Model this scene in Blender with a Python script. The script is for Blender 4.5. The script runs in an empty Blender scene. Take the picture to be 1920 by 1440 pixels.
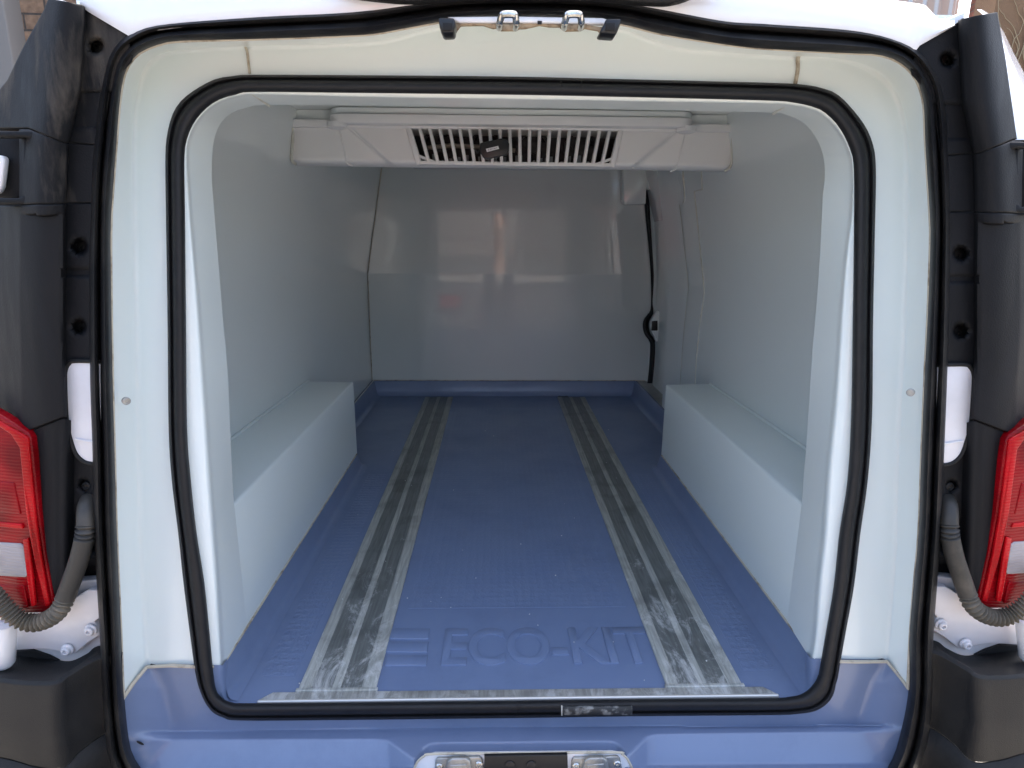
import bpy, bmesh, math, random
from mathutils import Vector, Matrix, noise
random.seed(7)
S = bpy.context.scene
COL = S.collection
R = math.radians

# ---------------------------------------------------------------- camera
F = 1161.0
PIT, YAW, ROL = R(13.52), R(1.54), R(.43)
CAM = Vector((-.0545, 0, .9))
_f = Vector((math.sin(YAW)*math.cos(PIT), math.cos(YAW)*math.cos(PIT), -math.sin(PIT)))
_r = Vector((math.cos(YAW), -math.sin(YAW), 0))
_u = _r.cross(_f)
_r2 = _r*math.cos(ROL) + _u*math.sin(ROL)
_u2 = -_r*math.sin(ROL) + _u*math.cos(ROL)
cd = bpy.data.cameras.new('camera')
cam = bpy.data.objects.new('camera', cd); COL.objects.link(cam)
cd.sensor_fit = 'HORIZONTAL'; cd.sensor_width = 36; cd.lens = F/1920*36
cd.clip_start = .02; cd.clip_end = 400
M = Matrix((( _r2.x, _u2.x, -_f.x, CAM.x), (_r2.y, _u2.y, -_f.y, CAM.y), (_r2.z, _u2.z, -_f.z, CAM.z), (0, 0, 0, 1)))
cam.matrix_world = M
S.camera = cam

# ---------------------------------------------------------------- world, sun, exposure
SUN_EL, SUN_AZ = 58, 20           # high, in front of the van: the rear end stands in open shade
w = bpy.data.worlds.new('World'); S.world = w; w.use_nodes = True
nt = w.node_tree; nt.nodes.clear()
sky = nt.nodes.new('ShaderNodeTexSky'); sky.sky_type = 'NISHITA'; sky.sun_disc = False
sky.sun_elevation = R(SUN_EL); sky.sun_rotation = R(SUN_AZ)
sky.air_density = 1.0; sky.dust_density = 5.5; sky.ozone_density = .7
bg = nt.nodes.new('ShaderNodeBackground'); bg.inputs[1].default_value = .15
wo = nt.nodes.new('ShaderNodeOutputWorld')
nt.links.new(sky.outputs[0], bg.inputs[0]); nt.links.new(bg.outputs[0], wo.inputs[0])
sd = bpy.data.lights.new('sun', 'SUN'); sun = bpy.data.objects.new('sun', sd); COL.objects.link(sun)
sd.energy = 2.4; sd.angle = R(12); sd.color = (1, .96, .9)
az = R(SUN_AZ); el = R(SUN_EL)
sdir = Vector((math.sin(az)*math.cos(el), math.cos(az)*math.cos(el), math.sin(el)))
sun.rotation_euler = sdir.to_track_quat('Z', 'Y').to_euler()
S.view_settings.view_transform = 'Standard'; S.view_settings.look = 'None'
S.view_settings.gamma = 1; S.view_settings.use_curve_mapping = False
S.view_settings.exposure = 2.25

# ---------------------------------------------------------------- measuring helpers
def ray(x, y): return _f + _r2*((x-960)/F) + _u2*((720-y)/F)
def UY(x, y, Y, k=0):                 # point on the plane  Y = Y + k*z
    d = ray(x, y); t = (Y + k*CAM.z - CAM.y)/(d.y - k*d.z); return CAM + d*t
def UZ(x, y, Z): d = ray(x, y); return CAM + d*((Z-CAM.z)/d.z)
def UX(x, y, X): d = ray(x, y); return CAM + d*((X-CAM.x)/d.x)
def lerp(a, b, t): return a + (b-a)*t
def itp(tab, v):                       # piecewise linear table
    if v <= tab[0][0]: return tab[0][1]
    for (a, b), (c, d) in zip(tab, tab[1:]):
        if v <= c: return b + (d-b)*(v-a)/(c-a)
    return tab[-1][1]
def sstep(a, b, v):
    t = max(0, min(1, (v-a)/(b-a))); return t*t*(3-2*t)
def crom(pts, n=8, closed=False):
    out = []; m = len(pts)
    rng = range(m if closed else m-1)
    g = (lambda i: pts[i % m]) if closed else (lambda i: pts[max(0, min(m-1, i))])
    for i in rng:
        p0, p1, p2, p3 = g(i-1), g(i), g(i+1), g(i+2)
        for k in range(n):
            t = k/n
            out.append(tuple(.5*((2*b)+(-a+c)*t+(2*a-5*b+4*c-d)*t*t+(-a+3*b-3*c+d)*t**3) for a, b, c, d in zip(p0, p1, p2, p3)))
    if not closed: out.append(tuple(pts[-1]))
    return out
_SX = [(88, 1957), (460, 1950), (612, 1950), (810, 1945), (1000, 1940), (1180, 1934), (1280, 1941), (1440, 1941)]
_DY = [(0, 26), (88, 25), (260, 20), (390, 16), (470, 13), (612, 8), (750, 5), (810, 4), (950, 0), (1180, -10), (1280, -11), (1440, -12)]
def mir(x, y): return itp(_SX, y)-x, y+itp(_DY, y)      # the right side of the photo is a near mirror of the left
def side(s): return (lambda x, y: (x, y)) if s < 0 else mir

# ---------------------------------------------------------------- object helpers
def tag(o, label=None, cat=None, group=None, kind=None):
    if label: o['label'] = label
    if cat: o['category'] = cat
    if group: o['group'] = group
    if kind: o['kind'] = kind
    return o
def empty(name, loc):
    o = bpy.data.objects.new(name, None); COL.objects.link(o); o.location = loc; o.empty_display_size = .1; return o
PINV = {}
def mk(name, verts, faces, mat, parent=None, smooth=True, bevel=0, solid=0, sub=0, seg=2, angle=30, offset=-1):
    me = bpy.data.meshes.new(name); me.from_pydata([tuple(v) for v in verts], [], faces); me.update()
    o = bpy.data.objects.new(name, me); COL.objects.link(o)
    if mat: me.materials.append(mat)
    bm = bmesh.new(); bm.from_mesh(me)
    bmesh.ops.remove_doubles(bm, verts=bm.verts, dist=1e-5)
    bm.to_mesh(me); bm.free()
    if parent:
        o.parent = parent
        pw = parent.location if parent.type == 'EMPTY' else VAN_LOC
        o.matrix_parent_inverse = Matrix.Translation(-Vector(pw)) if parent.type == 'EMPTY' else Matrix.Identity(4)
    if solid:
        md = o.modifiers.new('s', 'SOLIDIFY'); md.thickness = solid; md.offset = offset
    if bevel:
        md = o.modifiers.new('b', 'BEVEL'); md.width = bevel; md.segments = seg; md.limit_method = 'ANGLE'; md.angle_limit = R(angle); md.harden_normals = False
    if sub:
        md = o.modifiers.new('u', 'SUBSURF'); md.levels = sub; md.render_levels = sub
    if smooth:
        for p in me.polygons: p.use_smooth = True
        if not bevel and not sub:
            try: me.set_sharp_from_angle(angle=R(angle+5))
            except Exception: pass
    return o
VAN_LOC = Vector((0, 2.9, -.56))
class MB:
    def __init__(s): s.v = []; s.f = []
    def box(s, a, b):
        x0, y0, z0 = a; x1, y1, z1 = b; n = len(s.v)
        s.v += [(x0,y0,z0),(x1,y0,z0),(x1,y1,z0),(x0,y1,z0),(x0,y0,z1),(x1,y0,z1),(x1,y1,z1),(x0,y1,z1)]
        s.f += [tuple(n+i for i in q) for q in ((3,2,1,0),(4,5,6,7),(0,1,5,4),(1,2,6,5),(2,3,7,6),(3,0,4,7))]
        return s
    def hexa(s, p):                     # 8 corners, bottom ring then top ring
        n = len(s.v); s.v += [tuple(q) for q in p]
        s.f += [tuple(n+i for i in q) for q in ((3,2,1,0),(4,5,6,7),(0,1,5,4),(1,2,6,5),(2,3,7,6),(3,0,4,7))]
        return s
    def prism(s, outline, d):           # outline: 3D points, extruded by vector d
        n = len(s.v); m = len(outline); d = Vector(d)
        s.v += [tuple(p) for p in outline] + [tuple(Vector(p)+d) for p in outline]
        s.f += [tuple(range(n, n+m))[::-1], tuple(range(n+m, n+2*m))]
        s.f += [(n+i, n+(i+1) % m, n+m+(i+1) % m, n+m+i) for i in range(m)]
        return s
    def grid(s, rows):
        n = len(s.v); h = len(rows); k = len(rows[0])
        for r in rows: s.v += [tuple(p) for p in r]
        for i in range(h-1):
            for j in range(k-1):
                s.f.append((n+i*k+j, n+i*k+j+1, n+(i+1)*k+j+1, n+(i+1)*k+j))
        return s
    def sweep(s, path, rad, seg=10, closed=False, prof=None, caps=True):
        # path: 3D points; rad: number or function(i, arc); prof: list of (a, b) offsets in the local frame
        P = [Vector(p) for p in path]; m = len(P); n = len(s.v)
        up0 = Vector((0, -1, 0)); arc = 0
        for i, p in enumerate(P):
            a = P[(i-1) % m] if (closed or i > 0) else p
            b = P[(i+1) % m] if (closed or i < m-1) else p
            t = (b-a).normalized()
            up = up0 - t*t.dot(up0)
            if up.length < .15: up = Vector((0, 0, 1)) - t*t.z
            up.normalize(); sd_ = t.cross(up)
            if i: arc += (p-P[i-1]).length
            rr = rad(i, arc) if callable(rad) else rad
            if prof: ring = [p + sd_*q[0]*rr + up*q[1]*rr for q in prof]
            else: ring = [p + (sd_*math.cos(2*math.pi*j/seg) + up*math.sin(2*math.pi*j/seg))*rr for j in range(seg)]
            s.v += [tuple(q) for q in ring]
        k = len(prof) if prof else seg
        for i in range(m if closed else m-1):
            i2 = (i+1) % m
            for j in range(k):
                s.f.append((n+i*k+j, n+i*k+(j+1) % k, n+i2*k+(j+1) % k, n+i2*k+j))
        if not closed and caps:
            s.f.append(tuple(n+j for j in range(k))[::-1]); s.f.append(tuple(n+(m-1)*k+j for j in range(k)))
        return s
    def disc(s, c, nrm, prof, seg=20, flat=(1, 1)):   # lathe: prof = [(radius, height along nrm)]
        nrm = Vector(nrm).normalized(); a = nrm.orthogonal().normalized(); b = nrm.cross(a); n = len(s.v); c = Vector(c)
        for r_, h in prof:
            for j in range(seg):
                t = 2*math.pi*j/seg
                s.v.append(tuple(c + a*math.cos(t)*r_*flat[0] + b*math.sin(t)*r_*flat[1] + nrm*h))
        for i in range(len(prof)-1):
            for j in range(seg):
                s.f.append((n+i*seg+j, n+i*seg+(j+1) % seg, n+(i+1)*seg+(j+1) % seg, n+(i+1)*seg+j))
        s.f.append(tuple(n+(len(prof)-1)*seg+j for j in range(seg)))
        return s
    def build(s, name, mat, parent=None, **k): return mk(name, s.v, s.f, mat, parent, **k)
def field(name, y0, y1, ny, xl, xr, nx, D, mat, parent, tf=lambda x, y: (x, y), solid=.003, **k):
    """relief surface: D(x, y) gives the distance Y at each measured point"""
    rows = []
    for i in range(ny+1):
        y = lerp(y0, y1, i/ny); a, b = xl(y), xr(y); row = []
        for j in range(nx+1):
            x = lerp(a, b, j/nx); X, Yp = tf(x, y); row.append(UY(X, Yp, D(x, y)))
        if tf is mir: row.reverse()
        rows.append(row)
    return MB().grid(rows).build(name, mat, parent, solid=solid, offset=-1, **k)

# ---------------------------------------------------------------- materials
def nodes(m): return m.node_tree.nodes, m.node_tree.links
def mat(name, col, rough=.5, metal=0, coat=0, spec=.5, bump=None, vary=0, vscale=6, vcol=None, vthr=(.45, .7), rvar=0, coord='Object', stretch=None, **kw):
    m = bpy.data.materials.new(name); m.use_nodes = True
    N, L = nodes(m); b = N['Principled BSDF']
    b.inputs['Base Color'].default_value = (*col, 1); b.inputs['Roughness'].default_value = rough
    b.inputs['Metallic'].default_value = metal; b.inputs['Coat Weight'].default_value = coat
    b.inputs['Coat Roughness'].default_value = kw.get('coat_rough', .08)
    b.inputs['Specular IOR Level'].default_value = spec
    tc = N.new('ShaderNodeTexCoord'); mp = N.new('ShaderNodeMapping'); L.new(tc.outputs[coord], mp.inputs[0])
    if stretch: mp.inputs['Scale'].default_value = stretch
    if vary or vcol:
        n1 = N.new('ShaderNodeTexNoise'); n1.inputs['Scale'].default_value = vscale; n1.inputs['Detail'].default_value = 8; n1.inputs['Roughness'].default_value = .62
        L.new(mp.outputs[0], n1.inputs[0])
        mr = N.new('ShaderNodeMapRange'); mr.inputs[1].default_value = vthr[0]; mr.inputs[2].default_value = vthr[1]; L.new(n1.outputs[0], mr.inputs[0])
        mr.inputs[4].default_value = vary or 1
        mx = N.new('ShaderNodeMix'); mx.data_type = 'RGBA'
        mx.inputs[6].default_value = (*col, 1); c2 = vcol or tuple(c*.6 for c in col); mx.inputs[7].default_value = (*c2, 1)
        L.new(mr.outputs[0], mx.inputs[0]); L.new(mx.outputs[2], b.inputs['Base Color'])
        m['mix'] = mx.name
        if rvar:
            r2 = N.new('ShaderNodeMapRange'); r2.inputs[3].default_value = rough; r2.inputs[4].default_value = rough+rvar
            L.new(n1.outputs[0], r2.inputs[0]); r2.inputs[1].default_value = .35; r2.inputs[2].default_value = .7; L.new(r2.outputs[0], b.inputs['Roughness'])
    if bump:
        sc, st, dist = bump
        n2 = N.new('ShaderNodeTexNoise'); n2.inputs['Scale'].default_value = sc; n2.inputs['Detail'].default_value = 3
        L.new(tc.outputs[coord], n2.inputs[0])
        bp = N.new('ShaderNodeBump'); bp.inputs['Strength'].default_value = st; bp.inputs['Distance'].default_value = dist
        L.new(n2.outputs[0], bp.inputs['Height']); L.new(bp.outputs[0], b.inputs['Normal'])
        if coat: L.new(bp.outputs[0], b.inputs['Coat Normal'])
    return m
M_gel = mat('white_gelcoat', (.765, .83, .81), .28, coat=.5, coat_rough=.1, vary=.12, vscale=3, vcol=(.70, .73, .68), bump=(2.2, .12, .02))
M_wall = mat('wall_gelcoat', (.74, .79, .775), .3, coat=.6, coat_rough=.07, vary=.25, vscale=2.5, vcol=(.70, .74, .72), bump=(3.0, .10, .012))
M_body = mat('white_paint', (.80, .80, .82), .25, coat=.8, coat_rough=.03, vary=.2, vscale=9, vcol=(.66, .63, .58))
M_lamp_white = mat('white_inner_paint', (.72, .71, .73), .4, coat=.3, vary=.5, vscale=7, vcol=(.55, .53, .52))
M_seal = mat('rubber_seal', (.006, .006, .007), .62, vary=.5, vscale=30, vcol=(.014, .014, .016), bump=(90, .25, .002), spec=.45)
M_oseal = mat('weathered_rubber_seal', (.007, .007, .008), .48, vary=.8, vscale=11, vcol=(.030, .028, .025), bump=(60, .3, .002), spec=.35)
M_blackgap = mat('black_gap', (.006, .006, .007), .7)
M_caulk = mat('sealant', (.52, .47, .37), .6, vary=1, vscale=25, vcol=(.25, .2, .14), vthr=(.5, .66))
M_caulk2 = mat('clean_sealant', (.60, .60, .54), .5, vary=.8, vscale=18, vcol=(.42, .40, .33))
M_trim = mat('pillar_plastic', (.0075, .008, .0095), .56, spec=.2, vary=.6, vscale=7, vcol=(.022, .022, .025), vthr=(.50, .80), bump=(420, .35, .0015), stretch=(2.6, 2, .55), rvar=.2)
M_trim_d = mat('dirty_pillar_plastic', (.009, .0095, .011), .58, spec=.2, vary=.9, vscale=8, vcol=(.085, .074, .062), vthr=(.52, .70), bump=(420, .35, .0015), stretch=(2.4, 2, .5), rvar=.25)
M_bump = mat('bumper_plastic', (.012, .012, .012), .55, spec=.25, vary=.5, vscale=8, vcol=(.028, .026, .023), bump=(600, .5, .002))
M_alu = mat('aluminium', (.42, .43, .42), .38, metal=.85, vary=.7, vscale=14, vcol=(.22, .21, .19), bump=(180, .2, .001))
M_steel = mat('galvanised_steel', (.42, .42, .40), .4, metal=.7, vary=.8, vscale=40, vcol=(.24, .22, .19), bump=(90, .3, .001))
M_chrome = mat('bright_steel', (.62, .61, .58), .22, metal=1, vary=.7, vscale=60, vcol=(.3, .25, .18))
M_rust = mat('dirty_cream_primer', (.36, .27, .17), .8, vary=1, vscale=40, vcol=(.10, .06, .03), vthr=(.45, .62), bump=(120, .5, .002))
M_evap = mat('cooling_unit_plastic', (.74, .74, .725), .45, coat=.15, vary=.3, vscale=5, vcol=(.72, .70, .66))
M_dark = mat('dark_machinery', (.03, .03, .032), .5, metal=.3, vary=1, vscale=30, vcol=(.07, .07, .07))
M_fin = mat('cooler_fins', (.30, .33, .34), .45, metal=.4)
M_copper = mat('dusty_pipe', (.35, .30, .25), .5, metal=.5)
M_hose = mat('cable_conduit_rubber', (.03, .028, .024), .55, vary=1, vscale=12, vcol=(.085, .074, .06), bump=(200, .3, .001))
M_hose_d = mat('dusty_corrugated_rubber', (.08, .07, .052), .7, vary=1, vscale=16, vcol=(.18, .15, .11), bump=(200, .3, .001))
M_black = mat('black_plastic', (.008, .008, .009), .35)
M_paper = mat('label_paper', (.7, .7, .7), .6)
M_ink = mat('label_ink', (.04, .04, .045), .6)

def floor_mat(tex):
    m = mat('blue_gelcoat_tread' if tex else 'blue_gelcoat', (.165, .22, .355), .38, coat=.35, coat_rough=.12, vary=.35, vscale=5, vcol=(.14, .19, .33), bump=(4, .1, .01), rvar=.12)
    N, L = nodes(m); b = N['Principled BSDF']
    if tex:
        tc = [n for n in N if n.type == 'TEX_COORD'][0]
        v = N.new('ShaderNodeTexVoronoi'); v.inputs['Scale'].default_value = 48; v.inputs['Randomness'].default_value = .25; L.new(tc.outputs['Object'], v.inputs[0])
        n3 = N.new('ShaderNodeTexNoise'); n3.inputs['Scale'].default_value = 160; L.new(tc.outputs['Object'], n3.inputs[0])
        ad = N.new('ShaderNodeMath'); ad.operation = 'ADD'; L.new(v.outputs[0], ad.inputs[0]); L.new(n3.outputs[0], ad.inputs[1])
        bp = [n for n in N if n.type == 'BUMP'][0]; bp2 = N.new('ShaderNodeBump'); bp2.inputs['Strength'].default_value = .3; bp2.inputs['Distance'].default_value = .004
        L.new(ad.outputs[0], bp2.inputs['Height']); L.new(bp.outputs[0], bp2.inputs['Normal']); L.new(bp2.outputs[0], b.inputs['Normal'])
        b.inputs['Coat Weight'].default_value = .12
    # scattered pale specks and dark scuffs
    tc = [n for n in N if n.type == 'TEX_COORD'][0]
    mx = [n for n in N if n.type == 'MIX'][0]
    nz = N.new('ShaderNodeTexVoronoi'); nz.inputs['Scale'].default_value = 9; L.new(tc.outputs['Object'], nz.inputs[0])
    lt = N.new('ShaderNodeMath'); lt.operation = 'LESS_THAN'; lt.inputs[1].default_value = .018; L.new(nz.outputs[0], lt.inputs[0])
    m2 = N.new('ShaderNodeMix'); m2.data_type = 'RGBA'; L.new(lt.outputs[0], m2.inputs[0]); L.new(mx.outputs[2], m2.inputs[6]); m2.inputs[7].default_value = (.55, .56, .6, 1)
    nd = N.new('ShaderNodeTexNoise'); nd.inputs['Scale'].default_value = 3.5; nd.inputs['Detail'].default_value = 9; nd.inputs['Roughness'].default_value = .75; L.new(tc.outputs['Object'], nd.inputs[0])
    mr = N.new('ShaderNodeMapRange'); mr.inputs[1].default_value = .5; mr.inputs[2].default_value = .75; mr.inputs[4].default_value = .55; L.new(nd.outputs[0], mr.inputs[0])
    m3 = N.new('ShaderNodeMix'); m3.data_type = 'RGBA'; L.new(mr.outputs[0], m3.inputs[0]); L.new(m2.outputs[2], m3.inputs[6]); m3.inputs[7].default_value = (.11, .145, .24, 1)
    L.new(m3.outputs[2], b.inputs['Base Color'])
    return m
M_blue = floor_mat(False); M_tread = floor_mat(True)
M_sill = M_blue.copy(); M_sill.name = 'worn_blue_gelcoat'; M_sill.node_tree.nodes['Principled BSDF'].inputs['Coat Weight'].default_value = .6
_mx = [n for n in M_sill.node_tree.nodes if n.type == 'MIX'][0]; _mx.inputs[6].default_value = (.175, .225, .345, 1); _mx.inputs[7].default_value = (.15, .195, .31, 1)

def strip_mat(name, col, rough):
    """worn aluminium: long scratches, grey film, chalky white scuffs where pallets slide in"""
    m = bpy.data.materials.new(name); m.use_nodes = True; N, L = nodes(m); b = N['Principled BSDF']
    b.inputs['Metallic'].default_value = .2; b.inputs['Roughness'].default_value = rough
    tc = N.new('ShaderNodeTexCoord')
    mp = N.new('ShaderNodeMapping'); mp.inputs['Scale'].default_value = (60, 3, 1); L.new(tc.outputs['Object'], mp.inputs[0])
    n1 = N.new('ShaderNodeTexNoise'); n1.inputs['Scale'].default_value = 3; n1.inputs['Detail'].default_value = 8; L.new(mp.outputs[0], n1.inputs[0])
    r1 = N.new('ShaderNodeMapRange'); r1.inputs[1].default_value = .35; r1.inputs[2].default_value = .7; L.new(n1.outputs[0], r1.inputs[0])
    m1 = N.new('ShaderNodeMix'); m1.data_type = 'RGBA'; L.new(r1.outputs[0], m1.inputs[0])
    m1.inputs[6].default_value = (*[c*.78 for c in col], 1); m1.inputs[7].default_value = (*[c*1.25 for c in col], 1)
    # scuff mask
    mp2 = N.new('ShaderNodeMapping'); mp2.inputs['Scale'].default_value = (2.6, 1.0, 1); mp2.inputs['Rotation'].default_value = (0, 0, .35); L.new(tc.outputs['Object'], mp2.inputs[0])
    n2 = N.new('ShaderNodeTexNoise'); n2.inputs['Scale'].default_value = 8; n2.inputs['Detail'].default_value = 14; n2.inputs['Roughness'].default_value = .80; n2.inputs['Distortion'].default_value = .7; L.new(mp2.outputs[0], n2.inputs[0])
    sp = N.new('ShaderNodeSeparateXYZ'); L.new(tc.outputs['Object'], sp.inputs[0])
    ry = N.new('ShaderNodeMapRange'); ry.inputs[1].default_value = 1.05; ry.inputs[2].default_value = 2.3; ry.inputs[3].default_value = .085; ry.inputs[4].default_value = -.13; L.new(sp.outputs[1], ry.inputs[0])
    ad = N.new('ShaderNodeMath'); ad.operation = 'ADD'; L.new(n2.outputs[0], ad.inputs[0]); L.new(ry.outputs[0], ad.inputs[1])
    r2 = N.new('ShaderNodeMapRange'); r2.inputs[1].default_value = .55; r2.inputs[2].default_value = .67; r2.inputs[4].default_value = .8; L.new(ad.outputs[0], r2.inputs[0])
    m2 = N.new('ShaderNodeMix'); m2.data_type = 'RGBA'; L.new(r2.outputs[0], m2.inputs[0]); L.new(m1.outputs[2], m2.inputs[6]); m2.inputs[7].default_value = (.72, .72, .70, 1)
    # dark greasy patches
    n4 = N.new('ShaderNodeTexNoise'); n4.inputs['Scale'].default_value = 9; n4.inputs['Detail'].default_value = 6; L.new(tc.outputs['Object'], n4.inputs[0])
    r4 = N.new('ShaderNodeMapRange'); r4.inputs[1].default_value = .52; r4.inputs[2].default_value = .66; r4.inputs[4].default_value = .6; L.new(n4.outputs[0], r4.inputs[0])
    m4 = N.new('ShaderNodeMix'); m4.data_type = 'RGBA'; L.new(r4.outputs[0], m4.inputs[0]); L.new(m2.outputs[2], m4.inputs[6]); m4.inputs[7].default_value = (*[c*.5 for c in col], 1)
    L.new(m4.outputs[2], b.inputs['Base Color'])
    bp = N.new('ShaderNodeBump'); bp.inputs['Strength'].default_value = .25; bp.inputs['Distance'].default_value = .002
    L.new(n1.outputs[0], bp.inputs['Height']); L.new(bp.outputs[0], b.inputs['Normal'])
    return m
M_rib = strip_mat('worn_aluminium_rib', (.40, .405, .37), .45)
M_grv = strip_mat('worn_dark_anti_slip', (.18, .19, .18), .38)
M_thr = strip_mat('worn_threshold', (.36, .35, .32), .42)

def light_mat(name, col, col2, rough=.1):
    m = bpy.data.materials.new(name); m.use_nodes = True; N, L = nodes(m); b = N['Principled BSDF']
    b.inputs['Roughness'].default_value = rough+.2; b.inputs['Specular IOR Level'].default_value = .12; b.inputs['Coat Weight'].default_value = .12; b.inputs['Coat Roughness'].default_value = .03
    tc = N.new('ShaderNodeTexCoord')
    wv = N.new('ShaderNodeTexWave'); wv.bands_direction = 'Z'; wv.inputs['Scale'].default_value = 55; wv.inputs['Distortion'].default_value = .6; L.new(tc.outputs['Object'], wv.inputs[0])
    ns = N.new('ShaderNodeTexNoise'); ns.inputs['Scale'].default_value = 11; ns.inputs['Detail'].default_value = 1; L.new(tc.outputs['Object'], ns.inputs[0])
    mr = N.new('ShaderNodeMapRange'); mr.inputs[1].default_value = .42; mr.inputs[2].default_value = .6; L.new(ns.outputs[0], mr.inputs[0])
    mx = N.new('ShaderNodeMix'); mx.data_type = 'RGBA'; mx.inputs[6].default_value = (*col, 1); mx.inputs[7].default_value = (*col2, 1); L.new(mr.outputs[0], mx.inputs[0])
    L.new(mx.outputs[2], b.inputs['Base Color'])
    bp = N.new('ShaderNodeBump'); bp.inputs['Strength'].default_value = .25; bp.inputs['Distance'].default_value = .002; L.new(wv.outputs[0], bp.inputs['Height']); L.new(bp.outputs[0], b.inputs['Normal'])
    return m
M_red = light_mat('red_lens', (.26, .002, .006), (.13, .001, .003))
M_red2 = light_mat('bright_red_lens', (.46, .003, .008), (.32, .002, .004))
M_clear = light_mat('clear_ribbed_lens', (.34, .31, .31), (.22, .19, .19), .15)

def brick_mat(name, c1, c2, mortar, sc, row=.075, wdt=.235):
    m = bpy.data.materials.new(name); m.use_nodes = True; N, L = nodes(m); b = N['Principled BSDF']; b.inputs['Roughness'].default_value = .9
    tc = N.new('ShaderNodeTexCoord'); sp = N.new('ShaderNodeSeparateXYZ'); cb = N.new('ShaderNodeCombineXYZ')
    L.new(tc.outputs['Object'], sp.inputs[0]); L.new(sp.outputs[0], cb.inputs[0]); L.new(sp.outputs[2], cb.inputs[1])
    bt = N.new('ShaderNodeTexBrick'); bt.inputs['Scale'].default_value = 1; bt.inputs['Row Height'].default_value = row; bt.inputs['Brick Width'].default_value = wdt
    bt.inputs['Mortar Size'].default_value = .007; bt.inputs['Mortar Smooth'].default_value = .2; bt.inputs['Bias'].default_value = -.1
    bt.inputs['Color1'].default_value = (*c1, 1); bt.inputs['Color2'].default_value = (*c2, 1); bt.inputs['Mortar'].default_value = (*mortar, 1)
    n0 = N.new('ShaderNodeTexNoise'); n0.inputs['Scale'].default_value = 5; L.new(cb.outputs[0], n0.inputs[0])
    dm = N.new('ShaderNodeVectorMath'); dm.operation = 'MULTIPLY_ADD'; L.new(n0.outputs['Color'], dm.inputs[0]); dm.inputs[1].default_value = (.02, .02, 0); L.new(cb.outputs[0], dm.inputs[2])
    L.new(dm.outputs[0], bt.inputs[0])
    ns = N.new('ShaderNodeTexNoise'); ns.inputs['Scale'].default_value = 22; ns.inputs['Detail'].default_value = 8; L.new(cb.outputs[0], ns.inputs[0])
    mx = N.new('ShaderNodeMix'); mx.data_type = 'RGBA'; mx.blend_type = 'MULTIPLY'; mx.inputs[0].default_value = .7
    cr = N.new('ShaderNodeMapRange'); cr.inputs[1].default_value = .3; cr.inputs[2].default_value = .7; cr.inputs[3].default_value = .45; cr.inputs[4].default_value = 1.25; L.new(ns.outputs[0], cr.inputs[0])
    L.new(bt.outputs[0], mx.inputs[6]); L.new(cr.outputs[0], mx.inputs[7]); L.new(mx.outputs[2], b.inputs['Base Color'])
    bp = N.new('ShaderNodeBump'); bp.inputs['Strength'].default_value = .8; bp.inputs['Distance'].default_value = .015
    sb = N.new('ShaderNodeMath'); sb.operation = 'SUBTRACT'; L.new(ns.outputs[0], sb.inputs[0]); L.new(bt.outputs['Fac'], sb.inputs[1]); L.new(sb.outputs[0], bp.inputs['Height']); L.new(bp.outputs[0], b.inputs['Normal'])
    return m
M_brickL = brick_mat('brown_brick', (.24, .15, .095), (.17, .115, .08), (.075, .06, .05), 1, row=.1, wdt=.3)
M_brickR = brick_mat('red_brick', (.30, .13, .09), (.24, .10, .07), (.22, .17, .14), 1, row=.075)
M_render = mat('brown_render', (.19, .115, .065), .9, vary=.7, vscale=3, vcol=(.13, .075, .045), bump=(60, .6, .01))
M_clad = mat('grey_cladding', (.55, .57, .58), .45, metal=.3)
M_ivy = mat('dry_ivy', (.30, .24, .15), .8)
M_pipe = mat('grey_post', (.16, .15, .14), .6)

# ================================================================= traced loops (left-bottom -> over the top -> right-bottom)
OUT_IN = [(259,1440),(240,1400),(229,1300),(225,1200),(216,1000),(212,850),(208,700),(205,500),(206,400),(213,300),(221,200),(228,150),(236,125),(249,106),(268,92),(300,80),(340,74),(480,70),(640,64),(700,60),(775,47),(860,33),(960,30),(1080,32),(1165,42),(1240,60),(1360,80),(1440,88),(1600,97),(1640,99),(1673,107),(1700,123),(1720,147),(1730,173),(1735,200),(1738,267),(1746,400),(1747,460),(1742,600),(1737,700),(1730,870),(1725,1000),(1716,1100),(1708,1200),(1707,1300),(1687,1400),(1669,1440)]
OUT_OUT = [(208,1440),(199,1400),(191,1300),(187.5,1200),(176,1000),(173,850),(168,700),(167,500),(170,400),(173,300),(184,200),(192,150),(208,95),(242,62),(300,42),(480,26),(620,19),(700,12),(775,2),(860,-8),(960,-11),(1080,-9),(1165,-2),(1240,10),(1360,33),(1440,38),(1600,50),(1680,70),(1725,95),(1760,143),(1772,190),(1778,267),(1782,400),(1782,460),(1780,600),(1777,700),(1770,870),(1764,1000),(1757,1100),(1750,1200),(1749,1300),(1742,1380),(1725,1440)]
BEND = [(275.6,1250.6),(268,1130),(262,1000),(255,627),(251,400),(250,300),(253,215),(264,150),(285,113),(325,97),(400,91),(480,88),(600,84),(713,76),(800,55),(860,44),(960,42),(1080,43),(1165,54),(1230,78),(1293,94),(1440,105),(1550,109),(1610,120),(1655,145),(1680,180),(1696,233),(1701,333),(1697,593),(1690,727),(1682,893),(1680,1012),(1672,1130),(1663,1240.5)]
IS_OUT = [(366,1249),(347,1100),(336,1000),(324,900),(318,800),(316,600),(313,400),(312,300),(315,255),(328,210),(353,180),(400,152),(440,144),(480,142),(700,143),(960,145.5),(1200,151),(1440,157),(1500,160),(1540,167),(1573,182),(1613,227),(1633,267),(1640,317),(1638,450),(1635,600),(1633,780),(1625,900),(1611,1000),(1599,1100),(1581,1200),(1569,1270)]
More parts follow.
